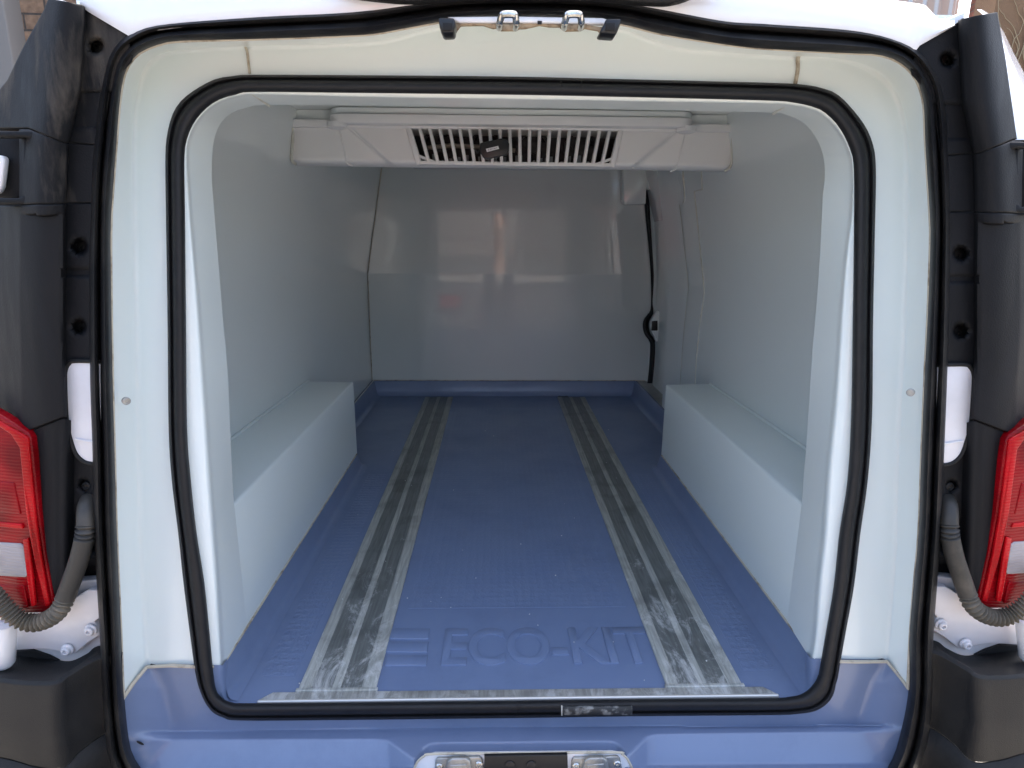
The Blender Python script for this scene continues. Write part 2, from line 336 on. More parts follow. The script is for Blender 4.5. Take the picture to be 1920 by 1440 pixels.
IS_IN = [(396,1249),(381,1100),(366,1000),(355,900),(348,800),(346,600),(344,400),(343,300),(347,262),(361,228),(383,202),(410,184),(445,174),(480,170),(700,172),(960,175),(1200,180),(1440,186),(1490,190),(1520,196),(1545,206),(1573,233),(1595,273),(1604,317),(1604,450),(1602,600),(1599,780),(1592,900),(1577,1000),(1566,1100),(1549,1200),(1537,1270)]
JF = [(418,1247),(410,1100),(403,1000),(396,900),(386,750),(373,570),(365,480),(358,400),(352,300),(354,268),(366,236),(387,210),(414,191),(447,181),(480,178),(700,183),(960,187),(1200,191),(1440,195),(1490,199),(1517,205),(1540,215),(1567,241),(1588,278),(1597,317),(1595,400),(1585,480),(1577,570),(1565,740),(1551,880),(1543,1000),(1532,1100),(1526,1190),(1519,1235)]
JR = [(462.6,1175.6),(456,1115),(448,1020),(440,945),(435,880),(427,700),(418,600),(410,500),(402,400),(397,330),(400,270),(413,232),(437,210),(467,201),(500,197),(700,198),(960,201),(1200,206),(1440,211),(1473,215),(1507,231),(1530,258),(1543,290),(1547,330),(1543,367),(1540,433),(1532,560),(1523,660),(1517,760),(1509,870),(1500,950),(1492,1020),(1483,1110),(1476.2,1166.6)]
CEN = (975, 700)
def loop_at(pts, N, a0=None, a1=None, dens=None):
    """sample a traced curve at N+1 angles round the centre"""
    c = crom(pts, 10)
    ang = []
    for x, y in c:
        a = math.atan2(-(y-CEN[1]), x-CEN[0]); a = (a + math.pi*.5) % (2*math.pi)   # 0 = straight down
        ang.append(2*math.pi - a)
    # make monotonic increasing
    a0_, a1_ = ang[0], ang[-1]
    out = []
    for i in range(N+1):
        t = i/N; th = lerp(a0_, a1_, t); j = 0
        best = None
        lo = 0
        for j in range(len(ang)-1):
            if (ang[j]-th)*(ang[j+1]-th) <= 0 and ang[j] != ang[j+1]:
                u = (th-ang[j])/(ang[j+1]-ang[j]); best = (lerp(c[j][0], c[j+1][0], u), lerp(c[j][1], c[j+1][1], u)); break
        if best is None: best = c[0] if t < .5 else c[-1]
        out.append(best)
    return out
NL = 260
YO, KO = .985, .03                 # plane of the outer door seal
YF, KF = 1.05, .07                 # plane of the collar face / inner seal
def on(l, Y, k=0): return [UY(x, y, Y, k) for x, y in l]

# ================================================================= VAN
van = empty('van', VAN_LOC)
tag(van, 'white refrigerated van with open rear doorway and blue cargo floor', 'van')

# ---- white insulated collar (door surround) : one continuous moulding
def trimbot(l, ylim):              # cut the outer curve where the blue sill starts
    return l
oi = [(229.5,1310.6)] + [p for p in OUT_IN[3:-4]] + [(1708,1200),(1704,1292)]
Lo = loop_at(oi, NL); Lb = loop_at(BEND, NL); Li = loop_at([( (a[0]+b[0])/2, (a[1]+b[1])/2) for a, b in zip(IS_OUT, IS_IN)][:1] + [((a[0]+b[0])/2, (a[1]+b[1])/2) for a, b in zip(loop_at(IS_OUT, 60), loop_at(IS_IN, 60))][1:-1] + [(1559, 1237)], NL)
Lf = loop_at(JF, NL); Lr = loop_at(JR, NL)
def shift(l, d):                   # move px loop outward from centre by d px
    o = []
    for x, y in l:
        v = Vector((x-CEN[0], y-CEN[1])); L_ = v.length; v = v*(1+d/L_); o.append((CEN[0]+v.x, CEN[1]+v.y))
    return o
rows = [on(shift(Lo, 18), YO+.012, KO), on(shift(Lo, 4), YO+.012, KO), on(Lo, YO+.016, KO)]
for t in (.35, .7, .88): rows.append([UY(lerp(a[0], b[0], t), lerp(a[1], b[1], t), lerp(YO+.016, YF+.004, t**1.1), lerp(KO, KF, t)) for a, b in zip(Lo, Lb)])
rows += [on(Lb, YF+.004, KF), on(shift(Lb, -10), YF+.0015, KF)]
for t in (.35, .7): rows.append([UY(lerp(a[0], b[0], t), lerp(a[1], b[1], t), YF+.001, KF) for a, b in zip(Lb, Li)])
rows += [on(Li, YF, KF), [UY(lerp(a[0], b[0], .8), lerp(a[1], b[1], .8), YF, KF) for a, b in zip(Li, Lf)]]
# rounded front edge of the jamb, then the reveal back to the inner edge
JY = 1.21; KJ = .02
lfp = on(Lf, 1.078, .06)
lfp2 = [UY(lerp(a[0], b[0], .93), lerp(a[1], b[1], .93), 1.060, .065) for a, b in zip(Li, Lf)]
lrp = [UY(x, y, JY-.001, KJ) for x, y in Lr]
for p in lrp:                      # below the box top the reveal runs flush into the wheel arch box
    k_ = 1-sstep(.345, .42, p.z)
    p.x = lerp(p.x, math.copysign(.600, p.x), k_); p.y = lerp(p.y, JY+.002, k_)
    if p.z < .09: p.z = max(.055, p.z)
rows += [lfp2, lfp]
for t in (.12, .5, .9): rows.append([a.lerp(b, t) for a, b in zip(lfp, lrp)])
rows.append(lrp)
# lower ends of the jamb must sit on the blue tray: drop the last samples to z = .06 (x = +-.6)
for ri in range(len(rows)-4, len(rows)):
    for e, sx in ((0, -1), (-1, 1)):
        pass
out = []
for p in lrp:
    q = p.copy(); cx, cz = 0, .75
    q.x = max(-.80, min(.80, q.x*1.5)); q.z = min(1.30, .75+(q.z-.75)*1.6) if q.z > .75 else q.z; q.y = max(q.y+.004, 1.234); out.append(q)
ret = [lrp, [a.lerp(b, .5)+Vector((0, .008, 0)) for a, b in zip(lrp, out)], [p+Vector((0, .012, 0)) for p in out]]
liner = MB().grid(rows).build('door_surround', M_gel, van, solid=0, angle=170)
MB().grid(ret).build('surround_return', M_gel, liner)

# collar joint beads
def bead(pts3, r, m, parent, name='sealant_bead', seg=6):
    return MB().sweep([tuple(p) for p in pts3], r, seg).build(name, m, parent)
def pxbead(px, Y, r, m, parent, k=0, n=6): return bead([UY(x, y, Y, k) for x, y in crom(px, n)], r, m, parent)
bead([p for p in on(shift(Lo, -1.5), YO+.012, KO)], .0036, M_caulk, liner)
pxbead([(456,78),(463,96),(466,120),(468,138)], YF-.001, .0022, M_caulk, liner, KF)
pxbead([(1511,90),(1497,106),(1496,130),(1491,158)], YF-.001, .0035, M_caulk, liner, KF)
bead([UY(1483,191,1.138), UY(1450,213,JY+.02)], .0025, M_caulk2, liner)
bead([UY(470,174,1.138), UY(505,199,JY+.02)], .002, M_caulk2, liner)
# blue / white joint bead
for pts in ([(229.5,1311,YO+.012),(250,1281,1.02),(275.6,1250.6,YF-.001),(320,1248,YF-.001),(366,1250,YF-.001),(396,1250,YF),(414,1248.5,1.07)],
            [(1704,1292,YO+.012),(1690,1272,1.02),(1663,1240.5,YF-.001),(1610,1241,YF-.001),(1574,1240,YF-.001),(1545,1238,YF),(1522,1236,1.07)]):
    bead([UY(*q) for q in pts], .0036, M_caulk, liner)
# small screws in the collar returns
for x, y in ((237,752),(1707,736)):
    c = UY(x, y, 1.018); sgn = -1 if x < 960 else 1
    MB().disc(c, (-sgn*.65, -.75, 0), [(.0065, -.004), (.0065, .001), (.0048, .002), (.003, .0018), (.0026, .0004)], 16).build('screw', M_steel, liner)

# ---- outer weather seal, two ribs
lo_i = loop_at(OUT_IN, NL); lo_o = loop_at(OUT_OUT, NL)
bot = [(1725,1440),(1700,1490),(1640,1540),(1500,1570),(960,1580),(430,1570),(300,1540),(235,1500),(208,1440)]
def ext(l, o):                     # close round below the picture
    p = list(l)
    br = crom([(l[-2]), l[-1], (l[-1][0]-18, l[-1][1]+40), (l[-1][0]-80, l[-1][1]+85), (1400, 1550+o), (960, 1556+o), (520, 1550+o), (l[0][0]+80, l[0][1]+85), (l[0][0]+18, l[0][1]+40), l[0]], 6)[7:-1]
    return p + br
ei, eo = ext(lo_i, 0), ext(lo_o, 34)
def between(a, b, t): return [(lerp(p[0], q[0], t), lerp(p[1], q[1], t)) for p, q in zip(a, b)]
prof_rows = [(-.10, .014), (0, -.002), (.10, -.012), (.25, -.019), (.40, -.015), (.47, -.003), (.53, .002), (.58, -.006), (.63, -.016), (.76, -.0215), (.90, -.017), (.98, -.005), (1.0, .012)]
rws = []
for t, dy in prof_rows:
    l = between(ei, eo, t); rws.append([UY(x, y, YO+dy, KO) for x, y in l + l[:1]])
oseal = MB().grid(rws).build('outer_door_seal', M_oseal, van, angle=60)
# ---- inner seal : closed D-section
is_o = [(366,1249),(379,1301),(397,1331),(420,1344),(450,1349),(600,1348.5),(960,1344.5),(1200,1341),(1440,1339),(1492,1337),(1530,1330),(1556,1309),(1567,1275)]
is_i = [(396,1249),(403,1293),(416,1311),(434,1319),(460,1321),(600,1320),(960,1316),(1200,1313),(1440,1311),(1480,1309),(1506,1303),(1526,1287),(1538,1262)]
ni = 90
bo = crom([IS_OUT[1]]+is_o+[IS_OUT[-2]], 8)[8:-8]; bi = crom([IS_IN[1]]+is_i+[IS_IN[-2]], 8)[8:-8]
si = loop_at(IS_IN, NL); so = loop_at(IS_OUT, NL)
ci = si + bi[::-1][1:-1]; co = so + bo[::-1][1:-1]
prf = [(0, .008), (-.02, -.003), (.04, -.012), (.14, -.019), (.28, -.0235), (.42, -.0245), (.56, -.022), (.66, -.0165), (.71, -.010), (.75, -.008), (.79, -.012), (.86, -.0145), (.94, -.011), (.99, -.004), (1.0, .008)]
rws = []
for t, dy in prf:
    l = between(ci, co, -.07+1.14*t); rws.append([UY(x, y, YF+dy-.002, KF) for x, y in l + l[:1]])
iseal = MB().grid(rws).build('inner_door_seal', M_seal, van, angle=60)
# butt joints in the inner seal
def seal_joint(x, y0, y1, m=M_blackgap):
    MB().hexa([UY(x-1, y1, YF-.005), UY(x+.7, y1, YF-.005), UY(x+.7, y1, YF), UY(x-1, y1, YF), UY(x-1, y0, YF-.005), UY(x+.7, y0, YF-.005), UY(x+.7, y0, YF), UY(x-1, y0, YF)]).build('seal_joint', m, iseal)
# rubber repair piece at the bottom
rp = [[UY(x, y, YF-.0265) for x in (1055, 1120, 1185)] for y in (1323, 1331, 1338)]
MB().grid(rp).build('seal_patch', mat('scuffed_rubber', (.03, .03, .03), .6, vary=1, vscale=60, vcol=(.22, .22, .21), vthr=(.48, .62)), iseal, solid=.004)
MB().grid([[UY(x, y, YF-.0245) for x in (1052, 1054.5)] for y in (1322, 1339)]).build('seal_joint', M_caulk2, iseal, solid=.004)
MB().grid([[UY(x, y, YF-.0242) for x in (970, 971.5)] for y in (1318, 1336)]).build('seal_joint', M_blackgap, iseal, solid=.003)
for x in (1052, 1090):
    MB().grid([[UY(xx, y, YF-.0232, KF) for xx in (x, x+1.3)] for y in (152, 172)]).build('seal_joint', M_blackgap, iseal, solid=.003)

# ---- interior walls
HW = [(.0, .765), (.06, .765), (.31, .765), (.69, .762), (1.23, .665), (1.30, .655)]       # half width against height
def wx(z, Y):
    b = itp(HW, z); return b + .015*sstep(3.2, 1.4, Y)
zs = [-.02, .03, .084, .2, .31, .45, .6, .69, .75, .9, 1.05, 1.15, 1.23, 1.285]
YB = 3.475
def wall_rows(s, y0, y1, n):
    return [[Vector((s*wx(z, lerp(y0, y1, j/n)), lerp(y0, y1, j/n), z)) for j in range(n+1)] for z in zs]
MB().grid(wall_rows(-1, JY+.03, YB+.02, 14)).build('side_wall', M_wall, van, angle=60)
DY0 = 2.93                                                   # near edge of the side door opening
MB().grid(wall_rows(1, JY+.03, DY0, 12)).build('side_wall', M_wall, van, angle=60)
# ceiling
CZ = 1.272
MB().grid([[Vector((x, y, CZ)) for x in (-.72, -.3, 0, .3, .70 if y < 2.8 else .88)] for y in (1.21, 2, 2.79, 2.85, 3.6)]).build('ceiling', M_wall, van)
# bulkhead: lower part upright, upper part very slightly leaning
def bx(z): return YB + (.0 if z < .69 else .004*(z-.69))
bz = [.0, .085, .2, .4, .55, .66, .688, .692, .72, .9, 1.1, 1.3]
bw = lambda z: (-itp(HW, z)-.01, .835 if z < .7 else lerp(.835, .76, (z-.7)/.5))
rws = []
for z in bz:
    a, b = bw(z); dy = (-.004 if .687 < z < .693 else 0)
    rws.append([Vector((lerp(a, b, j/20), bx(z)+dy, z)) for j in range(21)])
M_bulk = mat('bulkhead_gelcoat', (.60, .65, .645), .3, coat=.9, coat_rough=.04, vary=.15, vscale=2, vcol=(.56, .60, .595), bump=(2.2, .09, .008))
bulk = MB().grid(rws).build('bulkhead', M_bulk, van, angle=80)
bead([(-itp(HW, z)+.003, bx(z)-.003, z) for z in (.085, .3, .5, .69, .9, 1.1, 1.24)], .0022, M_caulk, bulk)
bead([(-.755, YB-.004, .0865), (0, YB-.004, .0865), (.81, YB-.004, .0865)], .0022, M_caulk, bulk)

# ---- wheel arch boxes
XB = .600
def boxprof(s, zt):
    return [(s*XB, .058), (s*XB, zt-.006), (s*(XB+.0025), zt-.0015), (s*(XB+.008), zt), (s*.80, zt+.003)]
for s, zt, y1 in ((-1, .349, 2.315), (1, .345, 2.295)):
    pr = boxprof(s, zt); rws = [[Vector((x, y, z)) for x, z in pr] for y in (JY+.001, 1.4, 1.8, 2.1, y1)]
    # far end face
    n = MB().grid(rws)
    e = [Vector((x, y1, z)) for x, z in pr]
    n.grid([e, [Vector((p.x, y1+.004, p.z)) for p in e], [Vector((s*.8, y1+.006, p.z)) for p in e]])
    b = n.build('wheel_arch_box', M_gel, van, angle=60)
    # worn edge bead along the wall
    bead([(s*(wx(zt, y)-.003), y, zt+.004) for y in (1.3, 1.6, 2.0, y1)], .006, M_gel, b, 'corner_fillet', 8)

# ---- side door seen past the bulkhead edge
rws = []
dxs = [(.0, .86), (.3, .865), (.69, .86), (1.2, .80)]
for z in (.02, .2, .4, .6, .69, .8, 1.0, 1.2): rws.append([Vector((itp(dxs, z)-(.010 if 3.15 < y < 3.44 else .022 if y >= 3.44 else 0), y, z)) for y in (2.84, 2.95, 3.10, 3.17, 3.3, 3.43, 3.46, 3.62)])
door = MB().grid(rws).build('side_door', M_wall, van, solid=.02, bevel=.003, angle=20)
# black gap seal along bulkhead edge
gap = crom([(1211,352),(1214,400),(1219,450),(1223.5,500),(1225,540),(1224.5,575),(1221,588),(1212.5,600),(1210,612),(1213,626),(1222,640),(1223,660),(1221,690),(1218,718)], 6)
dq = lambda y: .10*sstep(560, 680, y)
gw = lambda y: 6.5 if y < 590 or y > 640 else 9
MB().grid([[UY(x-gw(y)/2, y, YB-.009-dq(y)), UY(x, y, YB-.014-dq(y)), UY(x+gw(y)/2, y, YB-.009-dq(y))] for x, y in gap]).build('door_seal', M_black, door, solid=.01)
# latch recess
lc = [UY(x, y, YB-.13) for x, y in crom([(1234,583),(1226,596),(1221,606),(1221,618),(1226,629),(1232,641),(1242,628),(1248,617),(1247,605),(1241,594)], 5, True)]
MB().prism(lc, (0, .05, 0)).build('latch_recess', M_wall, door, bevel=.004)
MB().hexa([UY(1221,620,YB-.138), UY(1233,620,YB-.138), UY(1233,620,YB-.11), UY(1221,620,YB-.11), UY(1222,602,YB-.138), UY(1233,601,YB-.138), UY(1233,601,YB-.11), UY(1222,602,YB-.11)]).build('door_latch', M_black, door, bevel=.003)
# door frame pillar between opening and wall with its sealant lines
def onwall(x, y, off=0):
    X = .75
    for _ in range(12):
        p = UX(x, y, X); X = wx(p.z, p.y) - off
    return UX(x, y, X)
l1 = [(1274,384),(1282,455),(1290,531),(1288,560),(1284,601),(1279,660),(1275,722)]
l2 = [(1315,320),(1316.5,355),(1302,359),(1309,430),(1316,500),(1320.5,546),(1316,580),(1311,615),(1306,670),(1303,722)]
pr = [onwall(*p) for p in crom(l1, 4)]
fr = [Vector((wx(p.z, DY0)+.0, max(p.y, DY0-.06), p.z)) for p in pr]
pil = MB().grid([[p+Vector((-.004, -.01, 0)) for p in pr], [Vector((p.x-.006, p.y+.03, p.z)) for p in pr], [Vector((p.x+.05, p.y+.05, p.z)) for p in pr], [Vector((.87, p.y+.06, p.z)) for p in pr]]).build('door_pillar', M_wall, van, angle=60)
bead(pr, .0042, M_caulk2, pil)
bead([onwall(*p, .002) for p in l2], .0028, M_caulk2, pil)
bead([onwall(*p, .002) for p in [(1280,318),(1283,350),(1284,372),(1281,380)]], .0042, M_caulk2, pil)
# wall strip between near edge and the traced pillar edge
# header above the door
hd = MB()
HX0 = UY(1167, 330, YB-.06).x
zb = UY(1190, 384, YB-.06).z; ztp = CZ+.01
hd.prism([Vector((HX0, YB-.06, ztp)), Vector((HX0+.010, YB-.06, zb+.02)), Vector((HX0+.025, YB-.06, zb)), UY(1211, 383, YB-.06), UY(1212, 356, YB-.06), UY(1262, 337, YB-.06), UY(1271,337,YB-.06), UY(1276,352,YB-.06), Vector((.80, YB-.06, zb+.08)), Vector((.84, YB-.06, ztp))][::-1], (0, .08, 0))
hdr = hd.build('door_header', M_wall, van, bevel=.006, angle=20)
# door frame upper corner running from header towards the near wall
rws = [[UY(1213,357,YB-.065), UY(1240,346,3.3), UY(1262,337,3.1), onwall(1270,336), onwall(1276,350), onwall(1279,385)], [UY(1213,330,YB-.065), UY(1240,326,3.3), UY(1262,322,3.1), onwall(1276,322), onwall(1284,345), onwall(1285,383)]]
MB().grid(rws).build('door_header', M_wall, van, solid=.03, bevel=.004)
# metal door step
MB().hexa([(.752, 2.3, .04), (.87, 2.3, .04), (.87, YB-.005, .04), (.752, YB-.005, .04), (.752, 2.3, .083), (.87, 2.3, .083), (.87, YB-.005, .083), (.752, YB-.005, .083)]).build('door_step', M_alu, van, bevel=.002)

# ---- blue floor tray : floor, upstand, front rim
fl = MB()
yA, yB_ = 1.047, YB-.01
# plan outline of upstand top and foot  (left side, mirrored)
def skirt(s, ybox):
    top = [(s*.603, 1.084), (s*.603, 1.5), (s*.603, ybox), (s*.603, ybox+.012), (s*.625, ybox+.03), (s*.752, ybox+.035), (s*.752, 3.0), (s*.752, YB-.006)]
    return top
rws_t, = [[]]
def sk_rows(s, ybox):
    top = skirt(s, ybox)
    zt = [.060]*4 + [.066, .084, .084, .084]
    A = [Vector((x, y, z)) for (x, y), z in zip(top, zt)]
    nrm = [(-s, 0)]*3 + [(-s*.7, .7), (0, 1), (-s*.7, .7), (-s, 0), (-s*1, -1)]
    def off(d, zf): return [Vector((p.x+n_[0]*d, (lerp(1.056, 1.084, zf) if i == 0 else p.y+n_[1]*d), p.z*zf)) for i, (p, n_) in enumerate(zip(A, nrm))]
    return [off(-.012, 1.0), off(-.001, 1.0), off(.003, .93), off(.016, .30), off(.021, .13), off(.028, .05), off(.040, .010)], A
for s, yb in ((-1, 2.315), (1, 2.295)):
    r_, A = sk_rows(s, yb)
    fl.grid(r_)
# back upstand
bk = []
for dy, zf in ((.012, 1), (.001, 1), (-.002, .95), (-.012, .35), (-.020, .12), (-.032, .012)):
    bk.append([Vector((x, YB-.006+dy, .084*zf)) for x in (-.752-dy if dy > 0 else -.752, -.4, 0, .4, .752)])
fl.grid(bk)
# floor sheet
fl.grid([[Vector((x, y, .0)) for x in (-.76, -.3, 0, .3, .76)] for y in (2.33, 2.8, YB-.02)])
fl.grid([[Vector((x, y, .0)) for x in (-.592, -.3, 0, .3, .592)] for y in (yA, 1.4, 1.8, 2.0, 2.33)])
tray = fl.build('floor_tray', M_blue, van, angle=50)
M_lane = M_tread.copy(); M_lane.name = 'dimpled_blue_gelcoat'
_b2 = [n for n in M_lane.node_tree.nodes if n.type == 'BUMP'][-1]; _b2.inputs['Strength'].default_value = .5
# tread fields (raised fine texture)
for x0, x1, y0, y1 in ((-.27, .27, 1.365, 3.2), (.475, .545, 1.13, 2.25), (-.545, -.475, 1.13, 2.25)):
    MB().box((x0, y0, -.003), (x1, y1, .0007)).build('tread_panel', M_tread if x0 == -.27 else M_lane, tray)
bead([(-.5985, 1.088, .061), (-.599, 1.7, .061), (-.599, 2.31, .061)], .0028, M_caulk, tray)
bead([(.5985, 1.088, .061), (.599, 1.7, .061), (.599, 2.29, .061)], .0028, M_caulk, tray)
bead([(-.754, 2.36, .0855), (-.754, YB-.01, .0855)], .002, M_caulk2, tray)
MB().disc((.332, 3.425, .0), (0, 0, 1), [(.03, 0), (.03, .003), (.024, .004), (.02, .002)], 24).build('floor_drain', M_black, tray)

# ---- embossed lettering
def text(body, x0, x1, yb, yt, z, h, parent, m, off=.0):
    cu = bpy.data.curves.new('lettering', 'FONT'); cu.body = body; cu.size = 1; cu.extrude = .001; cu.offset = off; cu.fill_mode = 'BOTH'
    o = bpy.data.objects.new('tmp', cu); COL.objects.link(o); bpy.context.view_layer.update()
    me = bpy.data.meshes.new_from_object(o.evaluated_get(bpy.context.evaluated_depsgraph_get())); bpy.data.objects.remove(o)
    xs = [v.co.x for v in me.vertices]; ys = [v.co.y for v in me.vertices]
    mx0, mx1, my0, my1 = min(xs), max(xs), min(ys), max(ys)
    for v in me.vertices:
        v.co = Vector((lerp(x0, x1, (v.co.x-mx0)/(mx1-mx0)), lerp(yb, yt, (v.co.y-my0)/(my1-my0)), z+(h if v.co.z > 0 else -.002)))
    return me
a = UZ(828, 1249, 0); b_ = UZ(1245, 1176, 0)
lettY0, lettY1 = a.y, b_.y
me = text('ECO-KIT', UZ(827,1249,0).x, UZ(1232,1249,0).x, lettY0, lettY1, 0, .0028, tray, M_blue, .022)
o = mk('lettering', [v.co for v in me.vertices], [tuple(p.vertices) for p in me.polygons], M_blue, tray, bevel=.0012, angle=30, seg=2)
lg = MB()
for y0, y1, xo in ((1180, 1199, 0), (1205, 1224, -2), (1230, 1249, -4)):
    p = [UZ(722, y1, 0), UZ(803+xo, y1, 0), UZ(806+xo, y0, 0), UZ(727, y0, 0)]
    lg.prism([q-Vector((0, 0, .002)) for q in p], (0, 0, .0048))
lg.build('logo_stripes', M_blue, tray, bevel=.0012)

# ---- load strips
for s in (-1, 1):
    st = MB(); x0, x1 = .297, .453; y0, y1 = 1.079, 3.408
    w_ = x1-x0
    cuts = [0, .13, .155, .43, .54, .82, .85, 1.0] if s > 0 else [0, .17, .19, .46, .57, .84, .86, 1.0]
    for i in (0, 3, 6):
        st.box((s*lerp(x0, x1, cuts[i]), y0+.006, -.002), (s*lerp(x0, x1, cuts[i+1]), y1, .0052))
    st.box((s*lerp(x0, x1, cuts[1]), y0+.006, -.002), (s*lerp(x0, x1, cuts[2]), y1, .0040))
    st.box((s*lerp(x0, x1, cuts[5]), y0+.006, -.002), (s*lerp(x0, x1, cuts[6]), y1, .0040))
    st.box((s*(x0-.004), y0-.002, -.002), (s*(x1+.004), y0+.006, .0060))
    sto = st.build('load_strip', M_rib, van, bevel=.0008)
    for i in (2, 4):
        MB().box((s*lerp(x0, x1, cuts[i]), y0+.006, -.002), (s*lerp(x0, x1, cuts[i+1]), y1, .0038)).build('anti_slip_insert', M_grv, sto)
# ---- threshold strip
ta = UZ(483, 1313, .004); tb = UZ(1461, 1304, .004)
th = MB()
pl = [Vector((ta.x, 1.052, 0)), Vector((tb.x, 1.052, 0)), Vector((tb.x-.002, 1.057, 0)), Vector((tb.x-.022, 1.0768, 0)), Vector((ta.x+.022, 1.0768, 0)), Vector((ta.x+.002, 1.057, 0))]
th.prism([p+Vector((0, 0, -.003)) for p in pl], (0, 0, .0063))
tho = th.build('threshold_strip', M_thr, van, bevel=.001)
M_nose = mat('bright_aluminium_edge', (.72, .69, .64), .35, metal=.5)
MB().box((ta.x, 1.0480, -.006), (tb.x, 1.0550, .0064)).build('nosing', M_nose, tho, bevel=.0035, seg=4)

# ---- blue rear sill, relief surface
def xsl(y): return itp([(1240, 228), (1300, 227), (1350, 232), (1400, 243), (1440, 257), (1500, 300), (1560, 380)], y)-8
def xsr(y): return itp([(1240, 1706), (1300, 1712), (1350, 1702), (1400, 1690), (1440, 1672), (1500, 1630), (1560, 1550)], y)+8
def xfl(y): return itp([(1250, 275.6), (1262, 288), (1290, 303), (1320, 310), (1345, 317), (1378, 323), (1440, 279), (1500, 258), (1560, 240)], y)
def xfr(y): return itp([(1240, 1663), (1252, 1655), (1280, 1636), (1310, 1625), (1356, 1610), (1440, 1656), (1500, 1690), (1560, 1720)], y)
LZ = UY(960, 1364, YF).z
def lslope(x): return lerp(6, -6, (x-300)/1330)
def yedge(x):                        # lower edge of the sill ledge
    c = itp([(300, 1378), (330, 1387), (700, 1386), (728, 1388), (776, 1424), (783, 1418), (792, 1402), (805, 1394), (822, 1392), (1142, 1389), (1157, 1392), (1168, 1403), (1174, 1420), (1215, 1381), (1230, 1377), (1590, 1372), (1630, 1356)], x)
    return c
def centre(x, y):
    yt = 1365 + lslope(x)*.6; ye = max(yedge(x), yt+3)
    if y <= yt: return YF + .002
    if y <= ye: return min(YF+.002, UZ(x, y, LZ).y)
    e = UZ(x, ye, LZ).y
    q = e - .0009*(y-ye)*.55
    y2 = 1437 + lslope(x)
    if not (800 < x < 1150) and y > y2:
        q = (e - .0009*(y2-ye)*.55) - (y-y2)*.0016
    return q
def soft(v, w=4.0): return w*math.log1p(math.exp(v/w)) if v < 40*w else v
def sillD(x, y):
    a, b = xfl(y), xfr(y)
    if x < 960:
        t = min(1, soft(a-x)/max(1, a-xsl(y))); return lerp(centre(max(x, 330), y), YO+.012, t)
    t = min(1, soft(x-b)/max(1, xsr(y)-b)); return lerp(centre(min(x, 1590), y), YO+.012, t)
sl = MB()
def srow(y, xa, xb, n): return [UY(lerp(xa, xb, j/n), y, sillD(lerp(xa, xb, j/n), y)) for j in range(n+1)]
cmid = lambda y: itp([(1249, 381), (1300, 391), (1325, 408), (1336, 440)], y)
cmidr = lambda y: itp([(1237, 1559), (1275, 1552), (1300, 1535), (1318, 1508), (1327, 1470)], y)
# one relief grid; the opening under the seal is left out
def ytop(x): return itp([(220, 1311), (229.5, 1309), (252, 1277), (275.6, 1247), (418, 1246), (1519, 1234), (1663, 1237), (1690, 1272), (1704, 1290), (1720, 1292)], x)
mbm = MB(); rws = []; pxr = []
NI, NJ = 150, 380
for i in range(NI+1):
    t = i/NI; row = []; pr_ = []
    for j in range(NJ+1):
        u = j/NJ; x0 = lerp(xsl(1260), xsr(1250), u); yt = ytop(x0); y = lerp(yt, 1560, t**1.1); x = lerp(xsl(y), xsr(y), u)
        row.append(sillD(x, y)+.0025); pr_.append((x, y))
    rws.append(row); pxr.append(pr_)
for _ in range(1):
    rws = [[(rws[max(i-1, 0)][j] + rws[min(i+1, NI)][j] + rws[i][max(j-1, 0)] + rws[i][min(j+1, NJ)] + 2*rws[i][j])/6 for j in range(NJ+1)] for i in range(NI+1)]
rws = [[UY(*pxr[i][j], rws[i][j]) for j in range(NJ+1)] for i in range(NI+1)]
mbm.v = [tuple(p) for r_ in rws for p in r_]
k = NJ+1
def hidden(x, y): return y < 1333 and cmid(y)+2 < x < cmidr(y)-2
for i in range(NI):
    for j in range(NJ):
        if hidden(*pxr[i][j]) and hidden(*pxr[i+1][j+1]) and hidden(*pxr[i+1][j]) and hidden(*pxr[i][j+1]): continue
        mbm.f.append((i*k+j, i*k+j+1, (i+1)*k+j+1, (i+1)*k+j))
sill = mbm.build('rear_sill', M_sill, van, angle=38)
# inner rim between seal and tray (corners)
lseal = [((a[0]+b[0])/2, (a[1]+b[1])/2) for a, b in zip(is_o, is_i)]
rim_in = [(418,1247),(420,1275),(424,1300),(430,1311),(445,1315.5),(600,1317),(960,1313.5),(1200,1310),(1440,1307),(1490,1304),(1508,1297),(1517,1275),(1520,1237)]
lseal = [(381, 1247)] + lseal[1:-1] + [(1553, 1262), (1560, 1236)]
rim_in = rim_in[:-1] + [(1519, 1255), (1520, 1234)] if False else rim_in
lseal = lseal[:len(lseal)-2] + [(1560, 1236)]
rim_in[-1] = (1520, 1234)
r0 = crom(lseal, 6); r1 = crom(rim_in, 6)
rim = MB().grid([[UY(*p, YF+.002) for p in r0], [UY(lerp(p[0], q[0], .7), lerp(p[1], q[1], .7), YF+.003) for p, q in zip(r0, r1)], [UY(*q, 1.062) for q in r1], [UY(q[0], q[1], 1.08) + Vector((0, .02, 0)) for q in r1]])
rim.build('tray_rim', M_blue, tray, angle=60)

